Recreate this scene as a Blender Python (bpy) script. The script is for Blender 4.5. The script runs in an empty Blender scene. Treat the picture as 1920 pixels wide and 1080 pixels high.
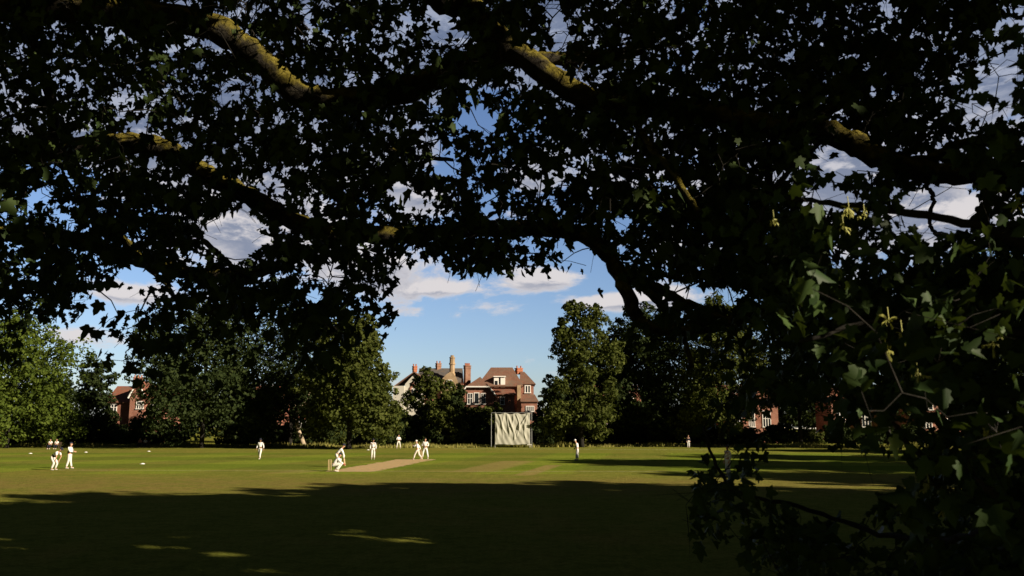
import bpy, bmesh, math, random
import numpy as np
from mathutils import Vector, Matrix

random.seed(7); rng = np.random.default_rng(11)
SC = bpy.context.scene
COL = SC.collection
R = math.radians

# ------------------------------------------------------------------ camera
F = 1610.0; CAMZ = 2.9; PITCH = math.atan(260 / F)
cam = bpy.data.cameras.new("camera"); co = bpy.data.objects.new("camera", cam); COL.objects.link(co)
co.location = (0, 0, CAMZ); co.rotation_euler = (math.pi / 2 + PITCH, 0, 0)
cam.sensor_width = 36; cam.lens = F / 1920 * 36; cam.clip_end = 3000; cam.clip_start = 0.05
cam.dof.use_dof = True; cam.dof.focus_distance = 60; cam.dof.aperture_fstop = 4.0
SC.camera = co

# ------------------------------------------------------------------ light and exposure
SUN_EL = R(24); SUN_AZ = math.atan2(0.87, -0.50)          # azimuth clockwise from +Y
SUN = Vector((math.sin(SUN_AZ) * math.cos(SUN_EL), math.cos(SUN_AZ) * math.cos(SUN_EL), math.sin(SUN_EL)))
sl = bpy.data.lights.new("sun", 'SUN'); sl.energy = 5.0; sl.angle = R(0.53); sl.color = (1.0, 0.86, 0.66)
so = bpy.data.objects.new("sun", sl); COL.objects.link(so)
so.rotation_euler = SUN.to_track_quat('Z', 'Y').to_euler(); so.location = (60, -40, 60)
SC.view_settings.view_transform = 'Standard'; SC.view_settings.look = 'None'
SC.view_settings.exposure = 0.85; SC.view_settings.gamma = 1.0
SC.cycles.max_bounces = 5; SC.cycles.diffuse_bounces = 2; SC.cycles.transmission_bounces = 3
SC.cycles.use_denoising = True

# ------------------------------------------------------------------ node helper
class NT:
    def __init__(s, tree): s.t = tree; s.t.nodes.clear()
    def n(s, typ, _in=None, **kw):
        nd = s.t.nodes.new(typ)
        for k, v in kw.items(): setattr(nd, k, v)
        if _in:
            for k, v in _in.items():
                if hasattr(v, 'is_output') or isinstance(v, bpy.types.NodeSocket): s.t.links.new(v, nd.inputs[k])
                else: nd.inputs[k].default_value = v
        return nd
    def m(s, op, a, b=None, c=None, clamp=False):
        d = {0: a}
        if b is not None: d[1] = b
        if c is not None: d[2] = c
        nd = s.n('ShaderNodeMath', d, operation=op); nd.use_clamp = clamp
        return nd.outputs[0]
    def ramp(s, f, stops):
        nd = s.n('ShaderNodeValToRGB', {0: f}); e = nd.color_ramp.elements
        while len(e) < len(stops): e.new(0.5)
        for i, (p, c) in enumerate(stops):
            e[i].position = p; e[i].color = (*c, 1) if len(c) == 3 else c
        return nd.outputs[0]
    def mix(s, f, a, b, blend='MIX'):
        nd = s.n('ShaderNodeMix', data_type='RGBA', blend_type=blend)
        for i, v in ((0, f), (6, a), (7, b)):
            if isinstance(v, bpy.types.NodeSocket): s.t.links.new(v, nd.inputs[i])
            else: nd.inputs[i].default_value = (*v, 1) if isinstance(v, tuple) and len(v) == 3 else v
        return nd.outputs[2]
    def smooth(s, f, a, b):
        nd = s.n('ShaderNodeMapRange', {0: f, 1: a, 2: b, 3: 0.0, 4: 1.0}, interpolation_type='SMOOTHSTEP')
        return nd.outputs[0]
    def noise(s, vec, scale, detail=3, rough=0.55, dist=0.0):
        return s.n('ShaderNodeTexNoise', {'Vector': vec, 'Scale': scale, 'Detail': detail, 'Roughness': rough, 'Distortion': dist}).outputs[0]

# ------------------------------------------------------------------ world: sky with broken cloud, laid out by compass direction
w = bpy.data.worlds.new("World"); SC.world = w; w.use_nodes = True
N = NT(w.node_tree)
sky = N.n('ShaderNodeTexSky', sky_type='NISHITA', sun_disc=False, sun_elevation=SUN_EL, sun_rotation=SUN_AZ, air_density=1.0, dust_density=0.6, ozone_density=2.2)
tc = N.n('ShaderNodeTexCoord').outputs['Generated']
sp = N.n('ShaderNodeSeparateXYZ', {0: tc})
el = N.m('MULTIPLY', N.m('ARCSINE', sp.outputs[2]), 57.2958)
az = N.m('MULTIPLY', N.m('ARCTAN2', sp.outputs[0], sp.outputs[1]), 57.2958)
def cloudfield(del_):
    e2 = N.m('ADD', el, del_)
    v = N.n('ShaderNodeCombineXYZ', {0: N.m('MULTIPLY', az, 0.055), 1: N.m('MULTIPLY', e2, 0.12), 2: 0.0}).outputs[0]
    nz = N.noise(v, 2.3, 10, 0.64, 0.3)
    base = N.m('SUBTRACT', nz, 0.5)
    # heights: clear low down, grey deck high up; unseen cover added to cut fill
    deck = N.m('ADD', N.m('MULTIPLY', N.smooth(e2, 12.0, 20.0), 0.22), N.m('MAXIMUM', N.m('MULTIPLY', N.smooth(e2, 27.0, 40.0), 0.8), N.m('MULTIPLY', N.smooth(N.m('ABSOLUTE', az), 42.0, 75.0), 0.8)))
    tot = N.m('ADD', base, deck)
    for (a0, e0, sa, se, amp) in CL:
        da = N.m('DIVIDE', N.m('SUBTRACT', az, a0), sa); de = N.m('DIVIDE', N.m('SUBTRACT', e2, e0), se)
        r2 = N.m('ADD', N.m('MULTIPLY', da, da), N.m('MULTIPLY', de, de))
        tot = N.m('ADD', tot, N.m('MULTIPLY', N.m('EXPONENT', N.m('MULTIPLY', r2, -1.0)), amp))
    return tot
def azel(px, py):
    d = (px - 960) / F, (540 - py) / F
    x = d[0]; y = math.cos(PITCH) - d[1] * math.sin(PITCH); z = math.sin(PITCH) + d[1] * math.cos(PITCH)
    return math.degrees(math.atan2(x, y)), math.degrees(math.atan2(z, math.hypot(x, y)))
CL = []
for (px, py, sx, sy, amp) in [(830, 542, 70, 18, .26), (1010, 526, 70, 22, .27), (935, 572, 50, 12, .16), (755, 585, 45, 12, .15), (470, 450, 110, 70, .34),
        (240, 550, 70, 16, .3), (130, 625, 70, 14, .16), (1120, 568, 70, 16, .26), (1215, 555, 60, 20, .26), (1590, 340, 110, 100, .34),
        (1770, 400, 150, 60, .34), (700, 500, 90, 40, .22), (760, 350, 80, 40, .22), (1000, 340, 70, 30, .15), (330, 300, 250, 110, .16),
        (900, 260, 110, 100, -.30), (90, 370, 60, 40, -.25), (1820, 350, 50, 25, -.22), (900, 640, 500, 30, -.22), (1100, 500, 70, 16, -.1)]:
    a, e = azel(px, py); CL.append((a, e, sx / F * 57.3, sy / F * 57.3, amp))
cf = cloudfield(0.0); cf2 = cloudfield(0.7)
mask = N.smooth(cf, 0.03, 0.17)
lit = N.smooth(N.m('SUBTRACT', cf, cf2), -0.02, 0.10)
thin = N.smooth(cf, 0.05, 0.32)
hi = N.smooth(el, 12.0, 22.0)
cw = N.mix(hi, (7.0, 6.6, 6.6), (3.5, 3.9, 5.0)); cg = N.mix(hi, (2.4, 2.7, 3.6), (1.35, 1.75, 2.8))
over = N.m('MAXIMUM', N.smooth(el, 26.0, 38.0), N.smooth(N.m('ABSOLUTE', az), 42.0, 70.0))  # dark cover added to unseen sky overhead, aside and behind, dimming the fill
ccol = N.mix(N.m('MULTIPLY', thin, N.m('SUBTRACT', 1.0, lit)), cw, cg)
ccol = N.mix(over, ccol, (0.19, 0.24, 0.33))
skc = N.mix(1.0, sky.outputs[0], (1.0, 1.05, 1.25), 'MULTIPLY')
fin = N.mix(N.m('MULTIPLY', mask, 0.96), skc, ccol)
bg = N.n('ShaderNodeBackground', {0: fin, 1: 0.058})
N.t.links.new(bg.outputs[0], N.n('ShaderNodeOutputWorld').inputs[0])

# ------------------------------------------------------------------ geometry helpers
CP, SP_ = math.cos(PITCH), math.sin(PITCH)
def P(px, py, Y):
    a = (px - 960) / F; b = (540 - py) / F
    y = CP - b * SP_; z = SP_ + b * CP
    return Vector((a / y * Y, Y, CAMZ + z / y * Y))
def ground(px, py):
    a = (px - 960) / F; b = (540 - py) / F
    y = CP - b * SP_; z = SP_ + b * CP
    t = -CAMZ / z
    return Vector((a * t, y * t, 0))
def proj(p):                       # N x 3 -> px, py
    d = p - np.array([0, 0, CAMZ]); f = d[:, 1] * CP + d[:, 2] * SP_; u = -d[:, 1] * SP_ + d[:, 2] * CP
    f = np.where(np.abs(f) < 1e-4, 1e-4, f)
    return 960 + F * d[:, 0] / f, 540 - F * u / f, f

def tag(o, label=None, cat=None, group=None, kind=None):
    if label: o['label'] = label
    if cat: o['category'] = cat
    if group: o['group'] = group
    if kind: o['kind'] = kind
    return o
def empty(name, loc=(0, 0, 0), rz=0, **kw):
    o = bpy.data.objects.new(name, None); COL.objects.link(o); o.location = loc; o.rotation_euler = (0, 0, rz)
    o.empty_display_size = 0.2
    return tag(o, **kw)
def obj(name, me, mat=None, parent=None, **kw):
    o = bpy.data.objects.new(name, me); COL.objects.link(o)
    if mat is not None:
        for m_ in (mat if isinstance(mat, (list, tuple)) else [mat]): me.materials.append(m_)
    if parent is not None: o.parent = parent
    return tag(o, **kw)
def pymesh(name, vs, fs, smooth=False):
    me = bpy.data.meshes.new(name); me.from_pydata([tuple(v) for v in vs], [], fs); me.update()
    if smooth: me.polygons.foreach_set('use_smooth', [True] * len(me.polygons))
    return me
def npmesh(name, V, L, starts, totals, smooth=False, attr=None):
    me = bpy.data.meshes.new(name)
    me.vertices.add(len(V)); me.vertices.foreach_set('co', V.astype(np.float32).ravel())
    me.loops.add(len(L)); me.loops.foreach_set('vertex_index', L.astype(np.int32))
    me.polygons.add(len(starts)); me.polygons.foreach_set('loop_start', starts.astype(np.int32)); me.polygons.foreach_set('loop_total', totals.astype(np.int32))
    if smooth: me.polygons.foreach_set('use_smooth', np.ones(len(starts), bool))
    if attr is not None:
        a = me.attributes.new('tone', 'FLOAT', 'FACE'); a.data.foreach_set('value', attr.astype(np.float32))
    me.update(calc_edges=True); me.validate()
    return me
class MB:
    def __init__(s): s.v = []; s.f = []
    def add(s, vs, fs):
        b = len(s.v); s.v += [Vector(v) for v in vs]; s.f += [tuple(i + b for i in f) for f in fs]; return s
    def box(s, x0, x1, y0, y1, z0, z1):
        return s.add([(x0, y0, z0), (x1, y0, z0), (x1, y1, z0), (x0, y1, z0), (x0, y0, z1), (x1, y0, z1), (x1, y1, z1), (x0, y1, z1)],
                     [(0, 3, 2, 1), (4, 5, 6, 7), (0, 1, 5, 4), (1, 2, 6, 5), (2, 3, 7, 6), (3, 0, 4, 7)])
    def cyl(s, c, r0, r1, z0, z1, n=10, rot=0):
        vs = [(c[0] + r0 * math.cos(rot + k * 2 * math.pi / n), c[1] + r0 * math.sin(rot + k * 2 * math.pi / n), z0) for k in range(n)]
        vs += [(c[0] + r1 * math.cos(rot + k * 2 * math.pi / n), c[1] + r1 * math.sin(rot + k * 2 * math.pi / n), z1) for k in range(n)]
        return s.add(vs, [tuple(reversed(range(n))), tuple(range(n, 2 * n))] + [(k, (k + 1) % n, n + (k + 1) % n, n + k) for k in range(n)])
    def tube(s, pts, rad, n=8, jit=0.0, caps=True):
        pts = [Vector(p) for p in pts]; m = len(pts)
        if not hasattr(rad, '__len__'): rad = [rad] * m
        up = Vector((0.13, 0.31, 0.94)); vs = []
        for i, p in enumerate(pts):
            d = (pts[min(i + 1, m - 1)] - pts[max(i - 1, 0)]).normalized()
            a = d.cross(up)
            if a.length < 1e-3: a = d.cross(Vector((1, 0, 0)))
            a.normalize(); b = d.cross(a).normalized()
            for k in range(n):
                t = 2 * math.pi * k / n; r = rad[i] * (1 + random.uniform(-jit, jit))
                vs.append(p + a * (r * math.cos(t)) + b * (r * math.sin(t)))
        fs = [(i * n + k, i * n + (k + 1) % n, (i + 1) * n + (k + 1) % n, (i + 1) * n + k) for i in range(m - 1) for k in range(n)]
        if caps: fs += [tuple(reversed(range(n))), tuple(range((m - 1) * n, m * n))]
        return s.add(vs, fs)
    def slab(s, quad, th):           # a planar polygon given thickness th along its normal
        q = [Vector(p) for p in quad]; nrm = (q[1] - q[0]).cross(q[2] - q[0]).normalized(); n = len(q)
        vs = q + [p - nrm * th for p in q]
        return s.add(vs, [tuple(range(n)), tuple(reversed(range(n, 2 * n)))] + [(k, n + k, n + (k + 1) % n, (k + 1) % n) for k in range(n)])
    def build(s, name, mat, parent=None, smooth=False, **kw):
        return obj(name, pymesh(name, s.v, s.f, smooth), mat, parent, **kw)
def catmull(pts, sub=6):
    P_ = [np.array(p, float) for p in pts]; P_ = [2 * P_[0] - P_[1]] + P_ + [2 * P_[-1] - P_[-2]]; out = []
    for i in range(1, len(P_) - 2):
        for k in range(sub):
            t = k / sub
            out.append(0.5 * ((2 * P_[i]) + (-P_[i - 1] + P_[i + 1]) * t + (2 * P_[i - 1] - 5 * P_[i] + 4 * P_[i + 1] - P_[i + 2]) * t * t + (-P_[i - 1] + 3 * P_[i] - 3 * P_[i + 1] + P_[i + 2]) * t ** 3))
    out.append(P_[-2]); return out

# ------------------------------------------------------------------ materials
def newmat(name):
    m = bpy.data.materials.new(name); m.use_nodes = True; return m, NT(m.node_tree)
def finish(N, shader): N.t.links.new(shader, N.n('ShaderNodeOutputMaterial').inputs[0])
def plain(name, col, rough=0.8, var=0.25, scale=6.0, bump=0.0, metal=0.0, spec=0.3):
    m, N = newmat(name); v = N.n('ShaderNodeTexCoord').outputs['Object']
    nz = N.noise(v, scale, 4)
    c = N.mix(nz, tuple(x * (1 - var) for x in col), tuple(min(1, x * (1 + var)) for x in col))
    d = {'Base Color': c, 'Roughness': rough, 'Metallic': metal, 'Specular IOR Level': spec}
    if bump: d['Normal'] = N.n('ShaderNodeBump', {'Height': N.noise(v, scale * 3, 4), 'Strength': bump, 'Distance': 0.05}).outputs[0]
    finish(N, N.n('ShaderNodeBsdfPrincipled', d).outputs[0]); return m
def leafmat(name, dark, light, trans=0.25, rough=0.55, spec=0.25, big=0.35):
    m, N = newmat(name)
    t = N.n('ShaderNodeAttribute', attribute_name='tone').outputs['Fac']
    v = N.n('ShaderNodeTexCoord').outputs['Object']
    f = N.m('ADD', N.m('MULTIPLY', t, 0.6), N.m('MULTIPLY', N.noise(v, big, 3), 0.4))
    c = N.mix(f, dark, light)
    p = N.n('ShaderNodeBsdfPrincipled', {'Base Color': c, 'Roughness': rough, 'Specular IOR Level': spec}).outputs[0]
    tr = N.n('ShaderNodeBsdfTranslucent', {0: N.mix(0.5, c, (0.16, 0.22, 0.02))}).outputs[0]
    finish(N, N.n('ShaderNodeMixShader', {0: trans, 1: p, 2: tr}).outputs[0]); return m
M = {}
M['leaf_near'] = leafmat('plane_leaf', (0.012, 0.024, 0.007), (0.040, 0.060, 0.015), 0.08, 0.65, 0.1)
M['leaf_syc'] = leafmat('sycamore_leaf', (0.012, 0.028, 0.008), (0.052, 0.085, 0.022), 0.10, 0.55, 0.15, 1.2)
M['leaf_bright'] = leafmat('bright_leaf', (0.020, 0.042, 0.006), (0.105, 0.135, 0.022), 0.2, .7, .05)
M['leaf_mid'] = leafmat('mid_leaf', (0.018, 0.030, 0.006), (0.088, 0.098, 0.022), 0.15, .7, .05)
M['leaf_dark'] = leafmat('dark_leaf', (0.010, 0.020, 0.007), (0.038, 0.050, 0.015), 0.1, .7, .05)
M['samara'] = plain('samara', (0.30, 0.30, 0.07), 0.6)
M['wood'] = plain('bark_dark', (0.014, 0.012, 0.009), 0.95, 0.5, 1.5, 0.6)
M['paletrunk'] = plain('bark_pale', (0.36, 0.29, 0.20), 0.9, 0.3, 2, 0.4)
def barkmat():
    m, N = newmat('mossy_bark'); v = N.n('ShaderNodeTexCoord').outputs['Object']
    b = N.ramp(N.noise(v, 5, 5, 0.6), [(0.35, (0.014, 0.012, 0.009)), (0.6, (0.036, 0.031, 0.023)), (0.78, (0.08, 0.07, 0.05))])
    mo = N.ramp(N.noise(v, 9, 5, 0.7), [(0.3, (0.035, 0.030, 0.010)), (0.55, (0.17, 0.14, 0.022)), (0.78, (0.30, 0.25, 0.07))])
    gz = N.n('ShaderNodeSeparateXYZ', {0: N.n('ShaderNodeNewGeometry').outputs['Normal']}).outputs[2]
    f = N.smooth(N.m('ADD', N.m('MULTIPLY', gz, 0.28), N.noise(v, 1.6, 4, 0.65)), 0.44, 0.66)
    bmp = N.n('ShaderNodeBump', {'Height': N.noise(v, 22, 5, 0.7), 'Strength': 1.0, 'Distance': 0.06}).outputs[0]
    finish(N, N.n('ShaderNodeBsdfPrincipled', {'Base Color': N.mix(f, b, mo), 'Roughness': 0.95, 'Normal': bmp, 'Specular IOR Level': 0.1}).outputs[0]); return m
M['bark'] = barkmat()

def grassmat():
    m, N = newmat('cricket_grass'); v = N.n('ShaderNodeTexCoord').outputs['Object']
    s = N.n('ShaderNodeSeparateXYZ', {0: v}); X, Y = s.outputs[0], s.outputs[1]
    big = N.noise(v, 0.06, 4, 0.6); mid = N.noise(v, 0.5, 4, 0.65); fine = N.noise(v, 9.0, 5, 0.75); fib = N.noise(v, 38.0, 3, 0.8)
    g = N.mix(mid, (0.140, 0.165, 0.024), (0.285, 0.270, 0.056))
    dry = N.smooth(N.m('ADD', N.m('MULTIPLY', big, 0.65), N.m('MULTIPLY', mid, 0.35)), 0.48, 0.70)
    g = N.mix(N.m('MULTIPLY', dry, 0.75), g, (0.30, 0.215, 0.055))
    # drier outfield nearer than the square
    near = N.m('MULTIPLY', N.smooth(Y, 54.0, 47.0), N.m('MULTIPLY', N.smooth(Y, 34.0, 42.0), N.smooth(mid, 0.25, 0.6)))
    g = N.mix(N.m('MULTIPLY', near, 0.6), g, (0.24, 0.175, 0.06))
    # mown stripes, parallel with the pitch, on the square
    rx = N.m('ADD', N.m('MULTIPLY', X, 0.985), N.m('MULTIPLY', Y, -0.175))
    st = N.smooth(N.m('SINE', N.m('MULTIPLY', rx, 0.52)), -0.25, 0.25)
    ry = N.m('ADD', N.m('MULTIPLY', X, 0.06), Y)
    st2 = N.smooth(N.m('SINE', N.m('MULTIPLY', ry, 0.42)), -0.3, 0.3)
    insq = N.m('MULTIPLY', N.smooth(Y, 54.0, 55.0), N.smooth(Y, 100.0, 96.0))
    g = N.mix(N.m('MULTIPLY', N.m('MULTIPLY', insq, st), 0.6), g, (0.25, 0.31, 0.035))
    g = N.mix(N.m('MULTIPLY', N.m('MULTIPLY', insq, st2), 0.40), g, (0.08, 0.15, 0.014))
    # worn strips beside the pitch in play
    for (c0, wd, y0, y1, amt) in WORN:
        band = N.m('MULTIPLY', N.smooth(N.m('ABSOLUTE', N.m('SUBTRACT', rx, c0)), wd, wd * 0.5), N.m('MULTIPLY', N.smooth(Y, y0, y0 + 2), N.smooth(Y, y1, y1 - 2)))
        g = N.mix(N.m('MULTIPLY', N.m('MULTIPLY', band, N.smooth(fine, 0.25, 0.6)), amt), g, (0.36, 0.26, 0.10))
    g = N.mix(N.m('MULTIPLY', N.smooth(fine, 0.35, 0.65), 0.6), g, N.mix(1.0, g, (0.42, 0.46, 0.42), 'MULTIPLY'))
    cl = N.noise(v, 2.2, 4, 0.7); g = N.mix(N.m('MULTIPLY', N.smooth(cl, 0.42, 0.66), 0.5), g, N.mix(1.0, g, (0.5, 0.56, 0.5), 'MULTIPLY'))
    g = N.mix(N.m('MULTIPLY', N.smooth(fib, 0.5, 0.75), 0.35), g, (0.26, 0.25, 0.07))
    hb = N.m('ADD', fine, N.m('MULTIPLY', mid, 2.0))
    bmp = N.n('ShaderNodeBump', {'Height': hb, 'Strength': 0.9, 'Distance': 0.06}).outputs[0]
    finish(N, N.n('ShaderNodeBsdfPrincipled', {'Base Color': g, 'Roughness': 1.0, 'Specular IOR Level': 0.0, 'Normal': bmp}).outputs[0]); return m
def rxof(p): return 0.985 * p.x - 0.175 * p.y
WORN = [(rxof(ground(905, 880)), 1.9, 56, 76, 0.8), (rxof(ground(1000, 885)), 0.8, 52, 68, 0.95), (rxof(ground(560, 884)), 1.6, 54, 60, 0.5)]
M['grass'] = grassmat()
def pitchmat():
    m, N = newmat('rolled_pitch'); v = N.n('ShaderNodeTexCoord').outputs['Object']
    c = N.mix(N.noise(v, 1.2, 5, 0.7), (0.34, 0.225, 0.09), (0.52, 0.34, 0.145))
    c = N.mix(N.smooth(N.noise(v, 3.0, 4), 0.5, 0.68), c, (0.26, 0.24, 0.08))
    finish(N, N.n('ShaderNodeBsdfPrincipled', {'Base Color': c, 'Roughness': 0.95}).outputs[0]); return m
M['pitch'] = pitchmat()
def chalkmat(name, c1, c2, lo, hi):
    m, N = newmat(name); v = N.n('ShaderNodeTexCoord').outputs['Object']
    c = N.mix(N.smooth(N.noise(v, 2.2, 4, 0.7), lo, hi), c1, c2)
    finish(N, N.n('ShaderNodeBsdfPrincipled', {'Base Color': c, 'Roughness': 0.95}).outputs[0]); return m
M['chalk'] = chalkmat('faded_chalk', (0.19, 0.19, 0.06), (0.46, 0.42, 0.20), 0.3, 0.6)
M['chalk2'] = chalkmat('white_chalk', (0.2, 0.2, 0.08), (0.6, 0.58, 0.46), 0.35, 0.55)
def brickmat(name, a, b, mortar, coursed=True):
    m, N = newmat(name); v = N.n('ShaderNodeTexCoord').outputs['Object']; s = N.n('ShaderNodeSeparateXYZ', {0: v})
    uv = N.n('ShaderNodeCombineXYZ', {0: N.m('ADD', s.outputs[0], s.outputs[1]), 1: s.outputs[2], 2: 0.0}).outputs[0]
    br = N.n('ShaderNodeTexBrick', {'Vector': uv, 'Color1': (*a, 1), 'Color2': (*b, 1), 'Mortar': (*mortar, 1), 'Scale': 1.0, 'Mortar Size': 0.008, 'Brick Width': 0.23, 'Row Height': 0.078}).outputs[0]
    c = N.mix(N.smooth(N.noise(v, 0.7, 5, 0.65), 0.4, 0.75), br, tuple(x * 0.55 for x in a))
    finish(N, N.n('ShaderNodeBsdfPrincipled', {'Base Color': c, 'Roughness': 0.9}).outputs[0]); return m
M['brick'] = brickmat('red_brick', (0.30, 0.10, 0.058), (0.235, 0.075, 0.045), (0.35, 0.28, 0.22))
M['brick2'] = brickmat('brown_brick', (0.27, 0.12, 0.07), (0.21, 0.09, 0.05), (0.28, 0.23, 0.18))
M['yellow'] = brickmat('stock_brick', (0.40, 0.27, 0.14), (0.34, 0.22, 0.12), (0.45, 0.38, 0.28))
def tilemat(name, a, b):
    m, N = newmat(name); v = N.n('ShaderNodeTexCoord').outputs['Object']; s = N.n('ShaderNodeSeparateXYZ', {0: v})
    uv = N.n('ShaderNodeCombineXYZ', {0: N.m('ADD', s.outputs[0], N.m('MULTIPLY', s.outputs[1], 0.5)), 1: s.outputs[2], 2: 0.0}).outputs[0]
    br = N.n('ShaderNodeTexBrick', {'Vector': uv, 'Color1': (*a, 1), 'Color2': (*b, 1), 'Mortar': (*[x * .35 for x in a], 1), 'Scale': 1.0, 'Mortar Size': 0.012, 'Brick Width': 0.3, 'Row Height': 0.22}).outputs[0]
    c = N.mix(N.smooth(N.noise(v, 0.9, 5, 0.7), 0.42, 0.72), br, (0.13, 0.095, 0.065))
    finish(N, N.n('ShaderNodeBsdfPrincipled', {'Base Color': c, 'Roughness': 0.9}).outputs[0]); return m
M['tile'] = tilemat('clay_tile', (0.20, 0.092, 0.057), (0.155, 0.07, 0.044))
M['tile_red'] = tilemat('red_clay_tile', (0.26, 0.085, 0.045), (0.20, 0.065, 0.037))
M['slate'] = tilemat('dark_slate', (0.11, 0.10, 0.10), (0.08, 0.075, 0.075))
M['render'] = plain('white_render', (0.5, 0.48, 0.42), 0.8, 0.12, 1.5)
M['white'] = plain('white_paint', (0.78, 0.76, 0.72), 0.6, 0.08, 3)
M['terra'] = plain('terracotta', (0.34, 0.12, 0.06), 0.8, 0.2, 4)
M['black'] = plain('black_paint', (0.02, 0.02, 0.022), 0.6, 0.2, 4)
M['bench'] = plain('bench_timber', (0.09, 0.065, 0.04), 0.8, 0.3, 6)
M['metal'] = plain('grey_steel', (0.35, 0.36, 0.36), 0.5, 0.1, 5, 0, 0.6)
def glassmat():
    m, N = newmat('window_glass')
    finish(N, N.n('ShaderNodeBsdfPrincipled', {'Base Color': (0.02, 0.024, 0.03, 1), 'Roughness': 0.08, 'Specular IOR Level': 0.8}).outputs[0]); return m
M['glass'] = glassmat()
def clothmat(name, col, sc=14, b=0.5):
    m, N = newmat(name); v = N.n('ShaderNodeTexCoord').outputs['Object']
    c = N.mix(N.noise(v, sc, 4), tuple(x * 0.85 for x in col), col)
    bmp = N.n('ShaderNodeBump', {'Height': N.noise(v, sc, 3), 'Strength': b, 'Distance': 0.03}).outputs[0]
    finish(N, N.n('ShaderNodeBsdfPrincipled', {'Base Color': c, 'Roughness': 0.9, 'Normal': bmp, 'Specular IOR Level': 0.1}).outputs[0]); return m
M['whites'] = clothmat('cricket_whites', (0.74, 0.74, 0.73))
M['cream'] = clothmat('cream_flannel', (0.70, 0.68, 0.62))
M['navy'] = clothmat('navy_cloth', (0.022, 0.025, 0.04))
M['pink'] = clothmat('pink_cloth', (0.5, 0.2, 0.2))
M['shoe'] = plain('shoe', (0.6, 0.58, 0.54), 0.6)
M['skin'] = plain('skin', (0.48, 0.27, 0.18), 0.6, 0.08, 5)
M['skin2'] = plain('skin_brown', (0.22, 0.115, 0.065), 0.6, 0.08, 5)
M['hair'] = plain('hair', (0.03, 0.02, 0.013), 0.7)
M['glove'] = plain('glove', (0.30, 0.10, 0.06), 0.7)
M['willow'] = plain('willow', (0.55, 0.40, 0.22), 0.5)
M['sheet'] = clothmat('canvas_sheet', (0.42, 0.415, 0.35), 3, 0.3)
M['straw'] = leafmat('long_grass_blade', (0.10, 0.12, 0.02), (0.34, 0.29, 0.09), 0.2, 0.8, 0.1, 0.3)

# ------------------------------------------------------------------ the setting
g = MB(); n = 90
xs = list(np.linspace(-150, 150, 61)); xs = [-1500, -600, -300] + xs + [300, 600, 1500]
ys = [-600, -200, -60] + list(np.linspace(-30, 240, 61)) + [400, 900, 2500]
def gz(x, y):
    return 0.0 if y < 138 else min(0.0, -0.01 * (y - 138)) * 0
V_ = [(x, y, gz(x, y)) for y in ys for x in xs]; nx = len(xs)
Fc = [(j * nx + i, j * nx + i + 1, (j + 1) * nx + i + 1, (j + 1) * nx + i) for j in range(len(ys) - 1) for i in range(nx - 1)]
obj('ground', pymesh('ground', V_, Fc), M['grass'], kind='structure')

def strip(name, a, b, w0, w1, z, mat, jag=0.0, nseg=60, bend=0.0, **kw):
    a, b = Vector(a), Vector(b); d = (b - a); L = d.length; d.normalize(); nrm = Vector((-d.y, d.x, 0)); vs = []
    for i in range(nseg + 1):
        t = i / nseg; c = a + d * (L * t) + nrm * (bend * 4 * t * (1 - t)); hw = (w0 + (w1 - w0) * t) / 2
        e0 = random.uniform(-jag, jag); e1 = random.uniform(-jag, jag)
        k = jag * 3 if i in (0, nseg) else 0
        vs += [c + nrm * (hw + e0) + Vector((0, 0, z)), c - nrm * (hw + e1) + Vector((0, 0, z))]
    fs = [(2 * i, 2 * i + 1, 2 * i + 3, 2 * i + 2) for i in range(nseg)]
    return obj(name, pymesh(name, vs, fs), mat, kind='structure', **kw)
pa = ground(655, 884.5); pb = ground(782, 861)
strip('cricket_pitch', pa, pb, 3.2, 3.4, 0.004, M['pitch'], 0.28, 90, label='bare straw coloured strip of the cricket pitch')
strip('square_edge_line', ground(108, 881.5), ground(1350, 884.5), 0.16, 0.16, 0.008, M['chalk'], 0.03, 260, bend=-0.4, label='faded pale line along the near edge of the square')
strip('boundary_line', ground(850, 841), ground(1330, 843.5), 0.30, 0.34, 0.004, M['chalk2'], 0.05, 120, label='white boundary line in front of the trees')
# batting creases
for nm, c in (('batting_crease', ground(640, 882)), ('bowling_crease', ground(786, 861.5))):
    d = (pb - pa).normalized(); nr = Vector((-d.y, d.x, 0))
    strip(nm, c - nr * 1.5, c + nr * 1.5, 0.07, 0.07, 0.010, M['chalk2'], 0.0, 8)

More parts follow.
